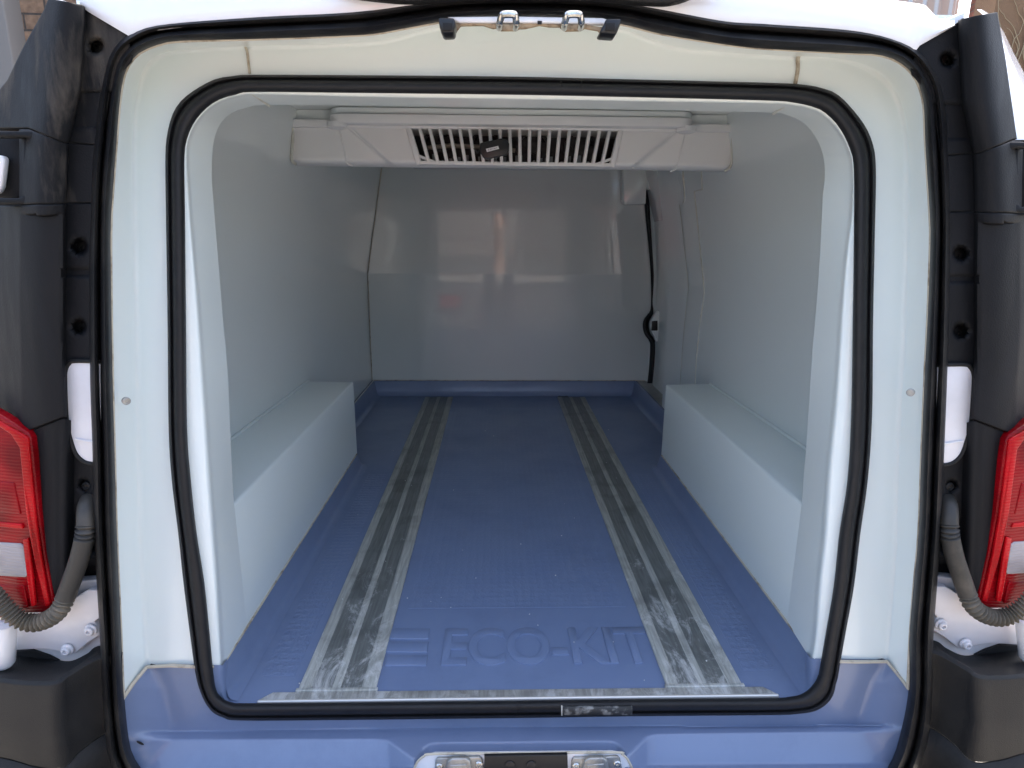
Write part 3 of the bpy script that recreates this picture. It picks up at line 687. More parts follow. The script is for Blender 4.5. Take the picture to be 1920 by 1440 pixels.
# ---- latch plate in the sill cut-out
LYp = .966
pts = [(777,1440),(783,1428),(795,1418),(815,1413.5),(960,1412),(1150,1410.5),(1166,1414),(1177,1424),(1185,1440),(1195,1470),(770,1470)]
plate = MB().prism([UY(x, y, LYp) for x, y in pts], (0, .007, 0)).build('latch_plate', M_body, van, bevel=.003)
bead([UY(x, y, LYp-.001) for x, y in crom(pts[:9], 4)], .0022, M_caulk, plate)
def striker_low(x0, x1, yo):
    o = [(x0, 1445+yo), (x0+1, 1428+yo), (x0+5, 1423+yo), (x1-6, 1420+yo), (x1-1, 1425+yo), (x1+3, 1445+yo), (x1+3, 1475), (x0, 1475)]
    b = MB().prism([UY(x, y, LYp-.006) for x, y in o], (0, .006, 0)).build('lower_striker', M_steel, van, bevel=.0015)
    cx = (x0+x1)/2
    h = [(cx-26, 1450+yo), (cx-22, 1430+yo), (cx-14, 1424+yo), (cx+14, 1423+yo), (cx+22, 1429+yo), (cx+26, 1450+yo), (cx+26, 1475), (cx-26, 1475)]
    MB().prism([UY(x, y, LYp-.016) for x, y in h], (0, .010, 0)).build('striker_cup', M_steel, b, bevel=.003, seg=3)
    MB().prism([UY(x, y, LYp-.018) for x, y in [(cx-17, 1436+yo), (cx+15, 1434+yo), (cx+15, 1475), (cx-17, 1475)]], (0, .004, 0)).build('striker_block', M_alu, b, bevel=.001)
    for x, y in ((x0+9, 1436+yo), (x1-7, 1432+yo)):
        MB().disc(UY(x, y, LYp-.006), (0, -1, .1), [(.007, 0), (.007, .003), (.005, .0045), (.003, .0045), (.0025, .002)], 14).build('screw', M_chrome, b)
striker_low(815, 905, 0); striker_low(1071, 1164, -1)
bp_ = MB().prism([UY(x, y, LYp-.009) for x, y in [(908,1418),(1064,1416),(1066,1475),(908,1475)]], (0, .009, 0)).build('black_cover_plate', M_black, van, bevel=.001)
for x in (956, 996): MB().disc(UY(x, 1434, LYp-.009), (0, -1, .1), [(.0095, -.001), (.0095, .0025), (.007, .004)], 18).build('bolt', M_black, bp_)

# ---- top of the door frame : body lip, buffers, strikers
lip = MB().prism([UY(x, y, 1.0) for x, y in [(838,31),(962,30),(1130,33),(1160,42),(1135,45),(1000,42),(862,42)]], (0, .012, 0)).build('body_lip', M_body, van, bevel=.002)
rr = MB().prism([UY(x, y, 1.004) for x, y in [(826,40),(838,40),(862,43),(905,43),(918,44),(1000,43.5),(1030,45),(1100,46),(1125,50),(1150,50),(1146,68),(1128,66),(1122,57),(1104,54),(1094,52),(1088,57),(1060,58),(1052,50),(1030,50),(1012,47),(985,53),(962,54),(942,50),(925,53),(905,47),(864,48),(858,56),(852,66),(836,66),(828,58)]], (0, .006, 0)).build('rusty_body_lip', M_rust, van, bevel=.001)
for q in ([(821,32),(852,33),(854,44),(851,61),(829,62),(824,50)], [(1137,34),(1166,34),(1162,49),(1156,64),(1130,62),(1124,60),(1133,45)]):
    bfo = MB().prism([UY(x, y, .972) for x, y in q], (0, .035, 0)).build('rubber_buffer', M_black, van, bevel=.003)
    cx = sum(p[0] for p in q)/len(q)
    MB().prism([UY(x, y, .9705) for x, y in [(cx-9,42),(cx+10,42),(cx+9,57),(cx-8,58)]], (0, .003, 0)).build('buffer_face', M_bump, bfo, bevel=.001)
for x0, x1, y in ((938, 969, 27), (1060, 1091, 27)):
    st = MB()
    top = UY((x0+x1)/2, y+1, .955)
    pth = [UY(x0-2, 52, .995), UY(x0-1, 42, .965), UY(x0+3, y+3, .955), UY(x0+8, y, .953), UY(x1-8, y, .953), UY(x1-3, y+3, .955), UY(x1-1, 42, .965), UY(x1-3, 52, .995)]
    sto = MB().sweep([Vector(p) for p in crom([tuple(v) for v in pth], 5)], .0048, 10).build('door_striker', M_chrome, van)
    MB().prism([UY(x, yy, 1.001) for x, yy in [(x0-12,45),(x1+10,45),(x1+9,51),(x1-1,57),(x0+2,57),(x0-9,52)]], (0, .006, 0)).build('striker_base', M_rust, sto, bevel=.001)
MB().prism([UY(x, y, .9985) for x, y in [(1008,39),(1016,39),(1016,45),(1008,45)]], (0, .002, 0)).build('lock_hole', M_blackgap, lip)

# ---- roof header and roof skin (white, above the seal)
hb = loop_at(OUT_OUT, NL)
hb = [p for p in hb if p[1] < 130 and 200 < p[0] < 1770]
topc = [(205,-60),(215,-90),(600,-120),(960,-130),(1300,-120),(1640,-40),(1690,0),(1722,9),(1742,14),(1751,30),(1760,36),(1775,34)]
def hy(x): return itp([(150, 2), (205, 10), (240, 40)], x)
n = len(hb); tc_ = crom([(150,-40),(300,-60),(600,-80),(960,-90),(1300,-60),(1560,-20),(1640,-4),(1700,4),(1735,10),(1744,18),(1750,28),(1756,34),(1775,36)], 20)
def atx(c, x):
    for p, q in zip(c, c[1:]):
        if p[0] <= x <= q[0] and q[0] > p[0]: return lerp(p[1], q[1], (x-p[0])/(q[0]-p[0]))
    return c[0][1] if x < c[0][0] else c[-1][1]
xs_ = [lerp(150, 1790, i/150) for i in range(151)]
hbs = sorted(hb)
rws = []
for t, Y in ((0, 1.005), (.15, 1.0), (.4, 1.003), (.7, 1.012), (1, 1.03)):
    row = []
    for x in xs_:
        yb = atx(hbs, x)+14 if 246 < x < 1716 else (itp([(150, 12), (175, 28), (246, 70), (247, 76)], x) if x <= 246 else itp([(1716, 96), (1720, 88), (1800, 43)], x)); yt = atx(tc_, x); row.append(UY(x, lerp(yb, yt, t), Y))
    rws.append(row)
rws.append([Vector((p.x*.99, p.y+.28, max(p.z+.008, 1.308-.55*max(0, abs(p.x)-.66)))) for p in rws[-1]])
rws.append([Vector((p.x, 4.9, p.z)) for p in rws[-1]])
roof = MB().grid(rws).build('roof', M_body, van, angle=70)
# rain channels at the roof corners
for s in (-1, 1):
    tf = side(s)
    q = [(145,-20),(165,6),(188,16),(212,8),(240,40),(235,60),(150,30)] if s < 0 else [(145,-8),(153,-3),(165,2),(183,10),(200,18),(232,30),(240,66),(150,30)]
    MB().prism([UY(*tf(x, y), 1.02) for x, y in q], (0, .04, 0)).build('rain_channel', M_body, van, bevel=.004)
# black spoiler lip at the very top
MB().prism([UY(x, y, .975) for x, y in crom([(640,-16),(720,-2),(800,0),(960,-14),(1100,-8),(1180,1),(1240,5),(1270,2),(1300,-8),(1340,-34),(960,-70),(640,-50)], 4, True)], (0, .02, 0)).build('high_brake_light_housing', M_bump, van, bevel=.004)

# ---- body shell round the box (keeps daylight out) : sides, front, underside
for s in (-1, 1):
    rws = []
    for z, x in ((-.42, .88), (-.1, .91), (.3, .91), (.7, .88), (1.05, .80), (1.26, .745)):
        rws.append([Vector((s*x, y, z)) for y in (1.13, 1.2, 2, 3, 4, 4.8)])
    MB().grid(rws).build('body_side', M_body, van, solid=.02, angle=60)
MB().box((-.93, 4.7, -.45), (.93, 4.75, 1.28)).build('cab_wall', M_body, van)
MB().box((-.93, 1.1, -.46), (.93, 4.75, -.10)).build('chassis', M_bump, van)
MB().grid([[Vector((x, y, 1.295)) for x in (-.66, .66)] for y in (1.32, 4.8)]).build('roof_lining', M_body, van, solid=.01)
for s in (-1, 1):
    for y in (1.9, 4.2):
        t = MB().disc((s*.72, y, -.26), (s, 0, 0), [(.0, 0), (.16, 0), (.24, 0), (.30, .01), (.31, .05), (.31, .16), (.29, .19), (.20, .20), (.19, .17), (.05, .18)], 40).build('wheel', M_hose, van)
        MB().disc((s*.885, y, -.26), (s, 0, 0), [(.19, 0), (.18, .01), (.06, .012), (.05, .02)], 30).build('rim', M_steel, t)

# ================================================================= pillar trims (left traced, right mirrored)
def XI(y): return itp([(-40, 225), (40, 250), (62, 248), (100, 226), (150, 208), (300, 186), (400, 182), (700, 181), (870, 186), (1000, 190), (1200, 202), (1440, 222)], y)
TIN = 1.012; TRG = .985
def xridge(y): return itp([(0, 148), (40, 150), (170, 141), (255, 122), (268, 118), (400, 113), (640, 112), (800, 118), (830, 120)], y)
def xouter(y): return itp([(0, 97), (83, 83), (240, 60), (270, 55), (385, 44), (560, 42), (800, 48), (830, 50)], y)
pits = [(182, 88, 19), (150, 462, 19), (150, 612, 18)]
def trimD(x, y):
    xr_, xo = xridge(y), xouter(y)
    if x >= xr_: d = lerp(TRG+.004, TIN, sstep(xr_, xr_+8, x))
    elif x >= xo:
        t = (x-xo)/(xr_-xo); d = TRG + .004 - .022*math.sin(math.pi*t)*(.9 if y < 400 else .35) + .006*(1-t)
    else: d = TRG+.010 + .0011*(xo-x)
    # horizontal facets in the inner field
    if x >= xr_ and 168 < y < 246: d += .004*sstep(168, 172, y)*(1-sstep(240, 246, y))
    if x >= xr_ and 501 < y < 522: d += .005*sstep(500, 504, y)*(1-sstep(518, 522, y))
    for px, py, r_ in pits:
        q = math.hypot(x-px, y-py)/r_
        if q < 1.1: d += .030*(1-sstep(.70, 1.05, q))
    return d
def sil(y): return itp([(-60, 112), (0, 97), (20, 90), (67, 67), (110, 46), (167, 20), (193, 0), (205, -14), (245, -20), (900, -60)], y)
def trim_panel(s, name, y0, y1, top=None, m=M_trim, xl=None, lim=None, nx=90):
    """y0/y1 can be functions of x (panel seams)"""
    tf = side(s); rws = []
    ny = max(12, int((y1(100)-y0(100))/3))
    for i in range(ny+1):
        row = []
        for j in range(nx+1):
            u = j/nx
            ya = lerp(y0(100), y1(100), i/ny)
            a = xl(ya) if xl else sil(ya); b = XI(ya); x = lerp(a, b, u)
            y = lerp(y0(x), y1(x), i/ny)
            X, Yp = tf(x, y); row.append(UY(X, Yp, trimD(x, y)))
        if s > 0: row.reverse()
        rws.append(row)
    return MB().grid(rws).build(name, m, van, solid=.004, angle=50)
seam1 = lambda x: itp([(-20, 243), (60, 243), (118, 267), (172, 272), (230, 274)], x)
seam2 = lambda x: itp([(-20, 385), (45, 385), (112, 381), (230, 381)], x)
seam3 = lambda x: itp([(-20, 762), (0, 780), (55, 812), (60, 806), (118, 782), (127, 786), (230, 790)], x)
topl = lambda x: itp([(-20, -20), (148, 8), (152, 10), (175, 24), (235, 60), (250, 68)], x)
for s in (-1, 1):
    tf = side(s)
    md = M_trim_d if s < 0 else M_trim
    xlu = (lambda y: sil(y)) if s < 0 else (lambda y: xouter(y)-4)
    up = trim_panel(s, 'upper_pillar_trim', topl, lambda x: seam1(x)-1.2, m=md, xl=xlu)
    hinge = trim_panel(s, 'hinge_pillar_trim', lambda x: seam1(x)+1.2, lambda x: seam2(x)-1.2, m=md, xl=lambda y: 42 if y < 377 else 42)
    midt = trim_panel(s, 'middle_pillar_trim', lambda x: seam2(x)+1.2, lambda x: seam3(x)-1.2, xl=lambda y: -30)
    for (x, y, r_), par in zip(pits, (up, midt, midt)):
        X, Y_ = tf(x+ (9 if y > 100 else 6), y+3)
        c = UY(X, Y_, trimD(x, y)-.001)
        MB().disc(c, (0, -1, 0), [(.0085, 0), (.0085, .005), (.006, .0065), (.0035, .0065), (.003, .003)], 16).build('screw', M_bump, par)
    # backing so no light shows through the seams
    bkp = MB().prism([UY(*tf(x, y), 1.06) for x, y in [(100,30),(150,30),(235,70),(205,300),(230,1440),(60,1440),(40,900),(-20,800),(-20,250),(60,200)]], (0, .03, 0)).build('pillar_backing', M_blackgap, van)
    # hinge recess in the middle
    q = [(-14,252),(44,252),(46,259),(72,264),(73,370),(70,372),(36,370),(41,362),(43,262),(-14,258)]
    for nm, poly, Y, dpt, mm in (('hinge_recess', [(-20,258),(43,258),(41,366),(36,371),(-20,371)], 1.016, .02, M_trim),
                                 ('hinge_cheek', [(43,258),(75,264),(73,370),(41,366)], .992, .02, M_trim),
                                 ('hinge_lip', [(-20,371),(36,371),(41,366),(73,370),(66,378),(44,382.5),(-20,383)], .985, .02, M_trim),
                                 ('hinge_top', [(-20,245.5),(58,245.5),(76,252),(75,263),(43,257),(-20,257)], .983, .02, M_trim)):
        MB().prism([UY(*tf(x, y), Y) for x, y in (poly if s < 0 else poly[::-1])], (0, dpt, 0)).build(nm, mm, hinge, bevel=.0025)
    MB().prism([UY(*tf(x, y), 1.0) for x, y in [(-20,288),(5,292),(8,300),(2,350),(-4,362),(-20,366)]], (0, .012, 0)).build('hinge_arm', M_body, van, bevel=.003)
    # body paint seen through the trim cut-out
    ov = [(190,678),(140,677),(129,682),(123,694),(122,712),(124,770),(127,800),(133,825),(141,848),(153,862),(167,868.5),(190,870)]
    cvs = crom([tf(*p) for p in ov], 5)
    MB().prism([UY(x, y, 1.004) for x, y in cvs], (0, .02, 0)).build('body_patch', M_lamp_white, van, bevel=.0035, seg=3)
    bead([UY(x, y, 1.004) for x, y in cvs], .0035, M_bump, midt, 'cutout_rim', 8)
    cr = [tf(*p) for p in [(140,823),(150,824.5),(162,827),(178,828.5)]]
    bead([UY(x, y, 1.0025) for x, y in cr], .0018, M_lamp_white, midt, 'press_line')
    # lower trim beside the lamp
    def lowD(x, y):
        d = .998 + .012*sstep(150, 128, x)*0
        if x > 128 and y > 790: d = 1.012
        d = lerp(.993, 1.016, sstep(118, 140, x)) - .004*sstep(70, 90, x)*(1-sstep(100, 118, x))
        q = math.hypot(x-160, (y-908))/15
        if q < 1.1: d += .022*(1-sstep(.6, 1.05, q))
        q = math.hypot((x-168)/26, (y-985)/56)
        if q < 1.15: d += .05*(1-sstep(.85, 1.1, q))
        if y > 1040: d += .045*sstep(1040, 1060, y)*sstep(128, 150, x+(y-1060)*.0)
        return d
    low = field('lower_pillar_trim', 0, 1, 1, lambda y: 0, lambda y: 1, 1, lambda x, y: 1, M_trim, van) if False else None
    rws = []
    for i in range(111):
        row = []
        for j in range(61):
            u = j/60
            yb_ = lambda x: itp([(60, 1150), (100, 1150), (125, 1128), (160, 1100), (180, 1092), (230, 1090)], x)
            yy = lerp(800, 1120, i/110)
            a = itp([(800, 53), (830, 58), (960, 72), (1130, 100)], yy)+1; x = lerp(a, XI(yy), u)
            y = lerp(seam3(x)+1.2, yb_(x), i/110)
            X, Yp = tf(x, y); row.append(UY(X, Yp, lowD(x, y)))
        if s > 0: row.reverse()
        rws.append(row)
    low = MB().grid(rws).build('lower_pillar_trim', M_trim, van, solid=.004, angle=50)
    X, Y_ = tf(165, 910); MB().disc(UY(X, Y_, 1.022), (0, -1, 0), [(.008, 0), (.008, .005), (.005, .0065), (.003, .004)], 14).build('screw', M_bump, low)

    # ---- tail light
    lamp = [(-60,745),(0,778),(30,797),(52,812),(57,822),(62,860),(72,960),(84,1040),(97,1105),(104,1138),(100,1146),(80,1150),(40,1150),(-20,1165),(-60,1165)]
    def lampY(x): return .982 + .00025*max(0, 60-x) - .008*sstep(95, 60, x)
    def lampmesh(poly, name, m, parent, dy, dep=.02, bev=.004):
        pts3 = [UY(*tf(x, y), lampY(x)+dy) for x, y in poly]
        if s > 0: pts3 = pts3[::-1]
        return MB().prism(pts3, (0, dep, 0)).build(name, m, parent, bevel=bev, seg=3, angle=40)
    tl = lampmesh(lamp, 'tail_light', M_red, van, 0)
    tag(tl, 'red tail light at the %s edge of the photo' % ('left' if s < 0 else 'right'))
    band = [(52,822),(59,900),(67,980),(75,1040),(86,1100),(94,1135),(84,1138),(66,1060),(56,1010),(48,960),(42,900),(36,840),(20,815),(-40,775),(-40,768),(20,803),(44,816)]
    lampmesh(band, 'light_guide', M_red2, tl, -.004, .006, .002)
    lampmesh([(42,1012),(52,1010),(60,1080),(66,1135),(58,1138),(50,1085)], 'lens_rib', M_red2, tl, -.004, .006, .0015)
    lampmesh([(-40,975),(40,983),(43,992),(-40,985)], 'lens_rib', M_red2, tl, -.004, .006, .0015)
    lampmesh([(-40,900),(26,905),(38,965),(-40,958)], 'lens_field', M_red, tl, -.003, .006, .002)
    lampmesh([(-40,1095),(44,1098),(52,1140),(20,1146),(-40,1150)], 'lens_field', M_red, tl, -.003, .006, .002)
    lampmesh([(-40,1016),(36,1020),(43,1025),(50,1078),(47,1083),(-40,1078)], 'reverse_light', M_clear, tl, -.005, .008, .002)

    # ---- grey body corner, hinge bracket, bolts
    br = [(20,1185),(95,1150),(128,1128),(165,1106),(200,1108),(200,1150),(176,1166),(184,1178),(186,1192),(165,1205),(152,1216),(140,1226),(124,1228),(112,1222),(85,1217),(50,1218),(16,1220)]
    brk = MB().prism([UY(*tf(x, y), 1.015) for x, y in (br if s < 0 else br[::-1])], (0, .012, 0)).build('hinge_bracket', M_lamp_white, van, bevel=.002)
    cn = [(15,1100),(210,1085),(215,1260),(15,1260)]
    MB().prism([UY(*tf(x, y), 1.034) for x, y in (cn if s < 0 else cn[::-1])], (0, .02, 0)).build('body_corner', M_lamp_white, van, bevel=.002)
    MB().prism([UY(*tf(x, y), 1.030) for x, y in [(158,1118),(200,1112),(204,1158),(182,1158),(166,1144)]], (0, .01, 0)).build('reinforcement', M_lamp_white, brk, bevel=.003)
    for x, y in ((171, 1180), (127.5, 1217)):
        MB().disc(UY(*tf(x, y), 1.013), (0, -1, 0), [(.0115, 0), (.0115, .003), (.0085, .005), (.0080, .009), (.006, .0105), (.0038, .0105), (.0034, .005)], 18).build('bolt', M_lamp_white, brk)
    c0 = UY(*tf(8, 1170), .985); c1 = UY(*tf(6, 1252), .985)
    MB().sweep([c0, c0.lerp(c1, .06), c0.lerp(c1, .85), c0.lerp(c1, .93), c1], lambda i, a_: (.016, .0185, .0185, .0155, .008)[i], 20).build('hinge_pin', M_body, van)
    # ---- bumper corner
    bm_ = []
    def bumpP(x, y, Y): return UY(*tf(x, y), Y)
    back = [(-60,1240,1.05), (20,1228,1.04), (85,1236,1.035), (130,1243,1.03), (165,1228,1.03), (185,1214,1.03), (230,1214,1.03)]
    edge = [(-60,1262,.96), (20,1276,.945), (75,1280,.938), (109,1277,.936), (130,1262,.95), (182,1232,.985), (230,1225,1.0)]
    belt = [(-60,1290,.955), (20,1301,.94), (75,1306,.933), (108,1303,.931), (132,1290,.95), (185,1262,.99), (230,1262,1.0)]
    seam = [(-60,1405,.945), (20,1420,.93), (70,1434,.925), (118,1436,.925), (150,1405,.95), (198,1372,.99), (240,1372,1.0)]
    low_ = [(-60,1500,.93), (20,1520,.915), (70,1540,.91), (118,1545,.91), (150,1500,.94), (210,1460,.98), (240,1460,.99)]
    e2 = [(p[0], p[1]+5, p[2]-.004) for p in edge]
    rows_ = [back, [(p[0], lerp(p[1], q[1], .5), lerp(p[2], q[2], .5)+.004) for p, q in zip(back, edge)], edge, e2, belt, [(p[0], lerp(p[1], q[1], .5), lerp(p[2], q[2], .5)-.004) for p, q in zip(belt, seam)], seam]
    def brow(r_):
        o_ = [bumpP(*p) for p in crom([q for q in r_], 5)]
        return o_ if s < 0 else o_[::-1]
    bc = MB().grid([brow(r_) for r_ in rows_]).build('bumper_corner', M_bump, van, solid=.004, bevel=.002, angle=25)
    s2 = [(p[0], p[1]+3, p[2]) for p in seam]
    MB().grid([brow(s2), brow([(p[0], lerp(p[1], q[1], .5), lerp(p[2], q[2], .5)-.003) for p, q in zip(s2, low_)]), brow(low_)]).build('lower_bumper', M_bump, van, solid=.004, angle=30)
    MB().prism([UY(*tf(x, y), 1.028) for x, y in [(24,1222),(60,1220),(90,1230),(110,1240),(60,1243),(26,1238)]], (0, .005, 0)).build('bumper_gap', M_blackgap, bc)
    # ---- cable conduit: smooth sleeve with corrugated ends
    path = [(172,930,1.03),(163,950,1.0),(161,985,.985),(158,1010,.982),(148,1050,.978),(132,1095,.975),(122,1122,.972),(112,1143,.966),(92,1160,.962),(65,1168,.96),(38,1162,.958),(15,1145,.955),(-10,1118,.95),(-35,1090,.94)]
    P3 = [UY(*tf(x, y), Y) for x, y, Y in path]
    dn = [Vector(p) for p in crom([tuple(p) for p in P3], 22)]
    Lc = [0]
    for a_, b2 in zip(dn, dn[1:]): Lc.append(Lc[-1]+(b2-a_).length)
    def seg_(i0, i1): return dn[i0*22:i1*22+1]
    sm = MB().sweep(seg_(3, 6), .0150, 16).build('cable_conduit', M_hose, van)
    MB().sweep(seg_(0, 2), .0145, 16).build('conduit_elbow', M_hose, sm)
    def cor(i, a_): return .0135 + .0022*math.sin(a_*2*math.pi/.0074)
    MB().sweep(seg_(2, 3), cor, 16).build('corrugated_sleeve', M_hose, sm)
    MB().sweep(seg_(6, 13), cor, 16).build('corrugated_sleeve', M_hose_d, sm)
# right side: painted flank beyond the trim
rws = []
for y, xa, xb in ((18,1838,1842),(30,1852,1862),(60,1868,1882),(100,1877,1901),(140,1882,1922),(200,1890,1950),(262,1896,1990)):
    rws.append([UY(xa-6, y, 1.0), UY(lerp(xa, xb, .35), y, 1.012), UY(lerp(xa, xb, .7), y, 1.05), UY(xb, y, 1.13)])
MB().grid(rws).build('rear_wing_panel', M_body, van, angle=60)

# ================================================================= cooling unit
EY = 2.05
def evD(x, y):
    t = (y-236)/75
    base = 2.062 - .006*t
    # centre section stands proud towards the bottom
    xl = lerp(655, 735, max(0, min(1, t))); xr_ = lerp(1268, 1185, max(0, min(1, t)))
    c = sstep(xl-5, xl+5, x)*(1-sstep(xr_-5, xr_+5, x))
    return base - c*(.010+.020*t)
rws = []
ny = 26
for i in range(ny+1):
    t = i/ny; row = []
    for j in range(201):
        u = j/200; x = lerp(549, 1371, u); yt = lerp(236, 248, u); yb = itp([(549, 307), (735, 310), (960, 311), (1180, 315), (1371, 319)], x)
        y = lerp(yt, yb, t); d = evD(x, 236+75*t); d += .02*max(0, (t-.86)/.14)**2
        row.append((x, y, d))
    rws.append(row)
def ingrille(x, t): return lerp(763, 783, t) < x < lerp(1166, 1150, t) and t < .93
mb = MB()
k = 201
for r_ in rws: mb.v += [tuple(UY(*p)) for p in r_]
for i in range(ny):
    for j in range(200):
        if ingrille((rws[i][j][0]+rws[i][j+1][0])/2, (i+.5)/ny): continue
        mb.f.append((i*k+j, i*k+j+1, (i+1)*k+j+1, (i+1)*k+j))
# underside
last = [UY(*p) for p in rws[-1]]
mb.grid([last, [p+Vector((0, .03, -.003)) for p in last], [Vector((p.x, 2.20, p.z+.01)) for p in last], [Vector((p.x, 2.28, CZ)) for p in last]])
unit = mb.build('cooling_unit', M_evap, van, angle=45)
tag(unit, 'pale plastic evaporator unit under the ceiling with a slotted grille')
# top flange: plan outline with rounded ends in the middle
fz0 = UY(960, 234, 2.0).z; fz1 = UY(960, 216, 2.0).z
xa, xb = UY(612, 225, 2.0).x, UY(1306, 232, 2.0).x
def arc(cx, cy, r_, a0, a1, n=8): return [(cx+r_*math.cos(R(lerp(a0, a1, i/n))), cy+r_*math.sin(R(lerp(a0, a1, i/n)))) for i in range(n+1)]
pl = arc(xa+.05, 2.0+.05, .05, 180, 270) + arc(xb-.05, 2.0+.05, .05, 270, 360) + [(xb, 2.3), (xa, 2.3)]
flz = MB().prism([Vector((x, y, fz0)) for x, y in pl], (0, 0, fz1-fz0)).build('flange', M_evap, unit, bevel=.003, seg=3, angle=40)
MB().prism([Vector((x*1.0, y+.012, fz1+.0025)) for x, y in pl], (0, 0, CZ-fz1-.004)).build('packer', M_wall, unit, bevel=.002)
z0, z1 = UY(560, 238, 2.045).z, UY(560, 223, 2.045).z
MB().box((UY(540, 230, 2.045).x, 2.045, z0), (UY(1382, 240, 2.045).x, 2.3, z1)).build('flange', M_evap, unit, bevel=.002)
MB().box((-.70, 2.07, z1+.002), (.70, 2.4, CZ-.001)).build('packer', M_wall, unit)
# end beads
pxbead([(541,222),(541,240),(548,242),(549,262),(547,290),(549,304),(556,308)], 2.046, .0045, M_caulk2, unit)
pxbead([(1384,236),(1384,249),(1374,252),(1372,280),(1371,305),(1366,316),(1358,321)], 2.046, .0035, M_caulk2, unit)
# ribs on the casing
for pth in ([(636,243),(641,262),(646,285),(650,304),(655,309),(662,311)], [(1283,252),(1279,270),(1274,290),(1270,307),(1266,317),(1256,322)]):
    bead([UY(x, y, 2.058) for x, y in crom(pth, 4)], .0028, M_evap, unit, 'moulded_rib')
for pth in ([(652,238),(680,262),(712,290),(737,309)], [(1268,246),(1240,268),(1207,296),(1186,315)]):
    bead([UY(x, y, 2.056) for x, y in pth], .0035, M_evap, unit, 'moulded_rib')
# flange boss
for x, y in ((632, 238), (1287, 246)):
    MB().disc(UY(x, y, 2.03), (0, 0, -1), [(.03, -.012), (.03, .002), (.02, .006)], 20).build('mounting_boss', M_evap, unit)
# grille bars
g = MB()
NS = 21
def gx(u, t): return lerp(lerp(767, 787, t), lerp(1163, 1146, t), u)
def gyt(u): return lerp(237, 240.5, u)
def gyb(u): return lerp(305, 309.5, u)
def gp(u, t, dy=0): x = gx(u, t); return UY(x, lerp(gyt(u), gyb(u), t), evD(x, 236+75*t)+dy)
for kk in range(NS+1):
    u = kk/NS; hw = .0052
    g.sweep([gp(u, 0), gp(u, .5), gp(u, 1)], 1, prof=[(-.0036, .005), (.0036, .005), (.0054, .001), (.0050, -.018), (-.0050, -.018), (-.0054, .001)])
def bar(t, hh, up=.004):
    g.sweep([gp(i/24, t) for i in range(25)], 1, prof=[(-hh, up), (hh, up), (hh, -.014), (-hh, -.014)])
bar(0, .0035); bar(1, .0055)
for u_, o_ in ((0, -3.2), (1, 3.2)):
    g.sweep([UY(gx(u_, t_)+o_, lerp(gyt(u_), gyb(u_), t_), evD(gx(u_, t_)+o_, 236+75*t_)-.0006) for t_ in (-.02, .5, 1.06)], 1, prof=[(-.0065, .004), (.0065, .004), (.0065, -.014), (-.0065, -.014)])
# diagonal corner pieces
for a_, b2 in ((gp(-.0, .80), gp(.085, 1.0)), (gp(1.0, .82), gp(.915, 1.0))):
    g.sweep([a_, b2], 1, prof=[(-.004, .004), (.004, .004), (.004, -.012), (-.004, -.012)])
gr = g.build('grille', M_evap, unit, bevel=.0008, seg=1)
# works behind the grille
q0, q1 = gp(0, 0), gp(1, 1)
bb = MB()
bb.grid([[Vector((x, 2.2, z)) for x in (-.42, .42)] for z in (q1.z+.01, 1.265)])
bb.grid([[Vector((x, y, q1.z+.006)) for x in (-.42, .42)] for y in (2.075, 2.2)])
bb.build('inner_casing', M_dark, unit)
fn = MB()
for i in range(46):
    x = lerp(q0.x+.01, q1.x-.01, i/45)+random.uniform(-.002, .002)
    if random.random() < .75: fn.box((x, 2.13, q1.z-.002), (x+.0075*random.uniform(.6, 1.5), 2.16, q1.z+random.uniform(.018, .040)))
fn.box((q0.x, 2.13, q1.z-.004), (q1.x, 2.16, q1.z+.001)); fn.build('cooler_fins', M_fin, unit)
bead([Vector((q0.x+.05, 2.11, q1.z+.055)), Vector((q0.x+.12, 2.105, q1.z+.062)), Vector((q0.x+.22, 2.1, q1.z+.058)), Vector((q0.x+.33, 2.11, q1.z+.05))], .007, M_copper, unit, 'pipe', 10)
for i in range(4):
    cx = lerp(q0.x+.08, q1.x-.08, i/3)
    MB().disc((cx, 2.19, q1.z+.065), (0, -1, 0), [(.055, 0), (.055, .03), (.046, .03), (.046, .01), (.018, .01), (.018, .03)], 20).build('fan', M_dark, unit)
    fb = MB()
    for a_ in range(5):
        t = 2*math.pi*a_/5+i; c_, s_ = math.cos(t), math.sin(t)
        fb.hexa([(cx+c_*.014, 2.185, q1.z+.065+s_*.014), (cx+c_*.043-s_*.012, 2.18, q1.z+.065+s_*.043+c_*.012), (cx+c_*.043-s_*.012, 2.183, q1.z+.065+s_*.043+c_*.012), (cx+c_*.014, 2.188, q1.z+.065+s_*.014),
                 (cx+c_*.014-s_*.01, 2.175, q1.z+.065+s_*.014+c_*.01), (cx+c_*.043+s_*.012, 2.172, q1.z+.065+s_*.043-c_*.012), (cx+c_*.043+s_*.012, 2.175, q1.z+.065+s_*.043-c_*.012), (cx+c_*.014-s_*.01, 2.178, q1.z+.065+s_*.014+c_*.01)])
    fb.build('fan_blades', M_dark, unit)

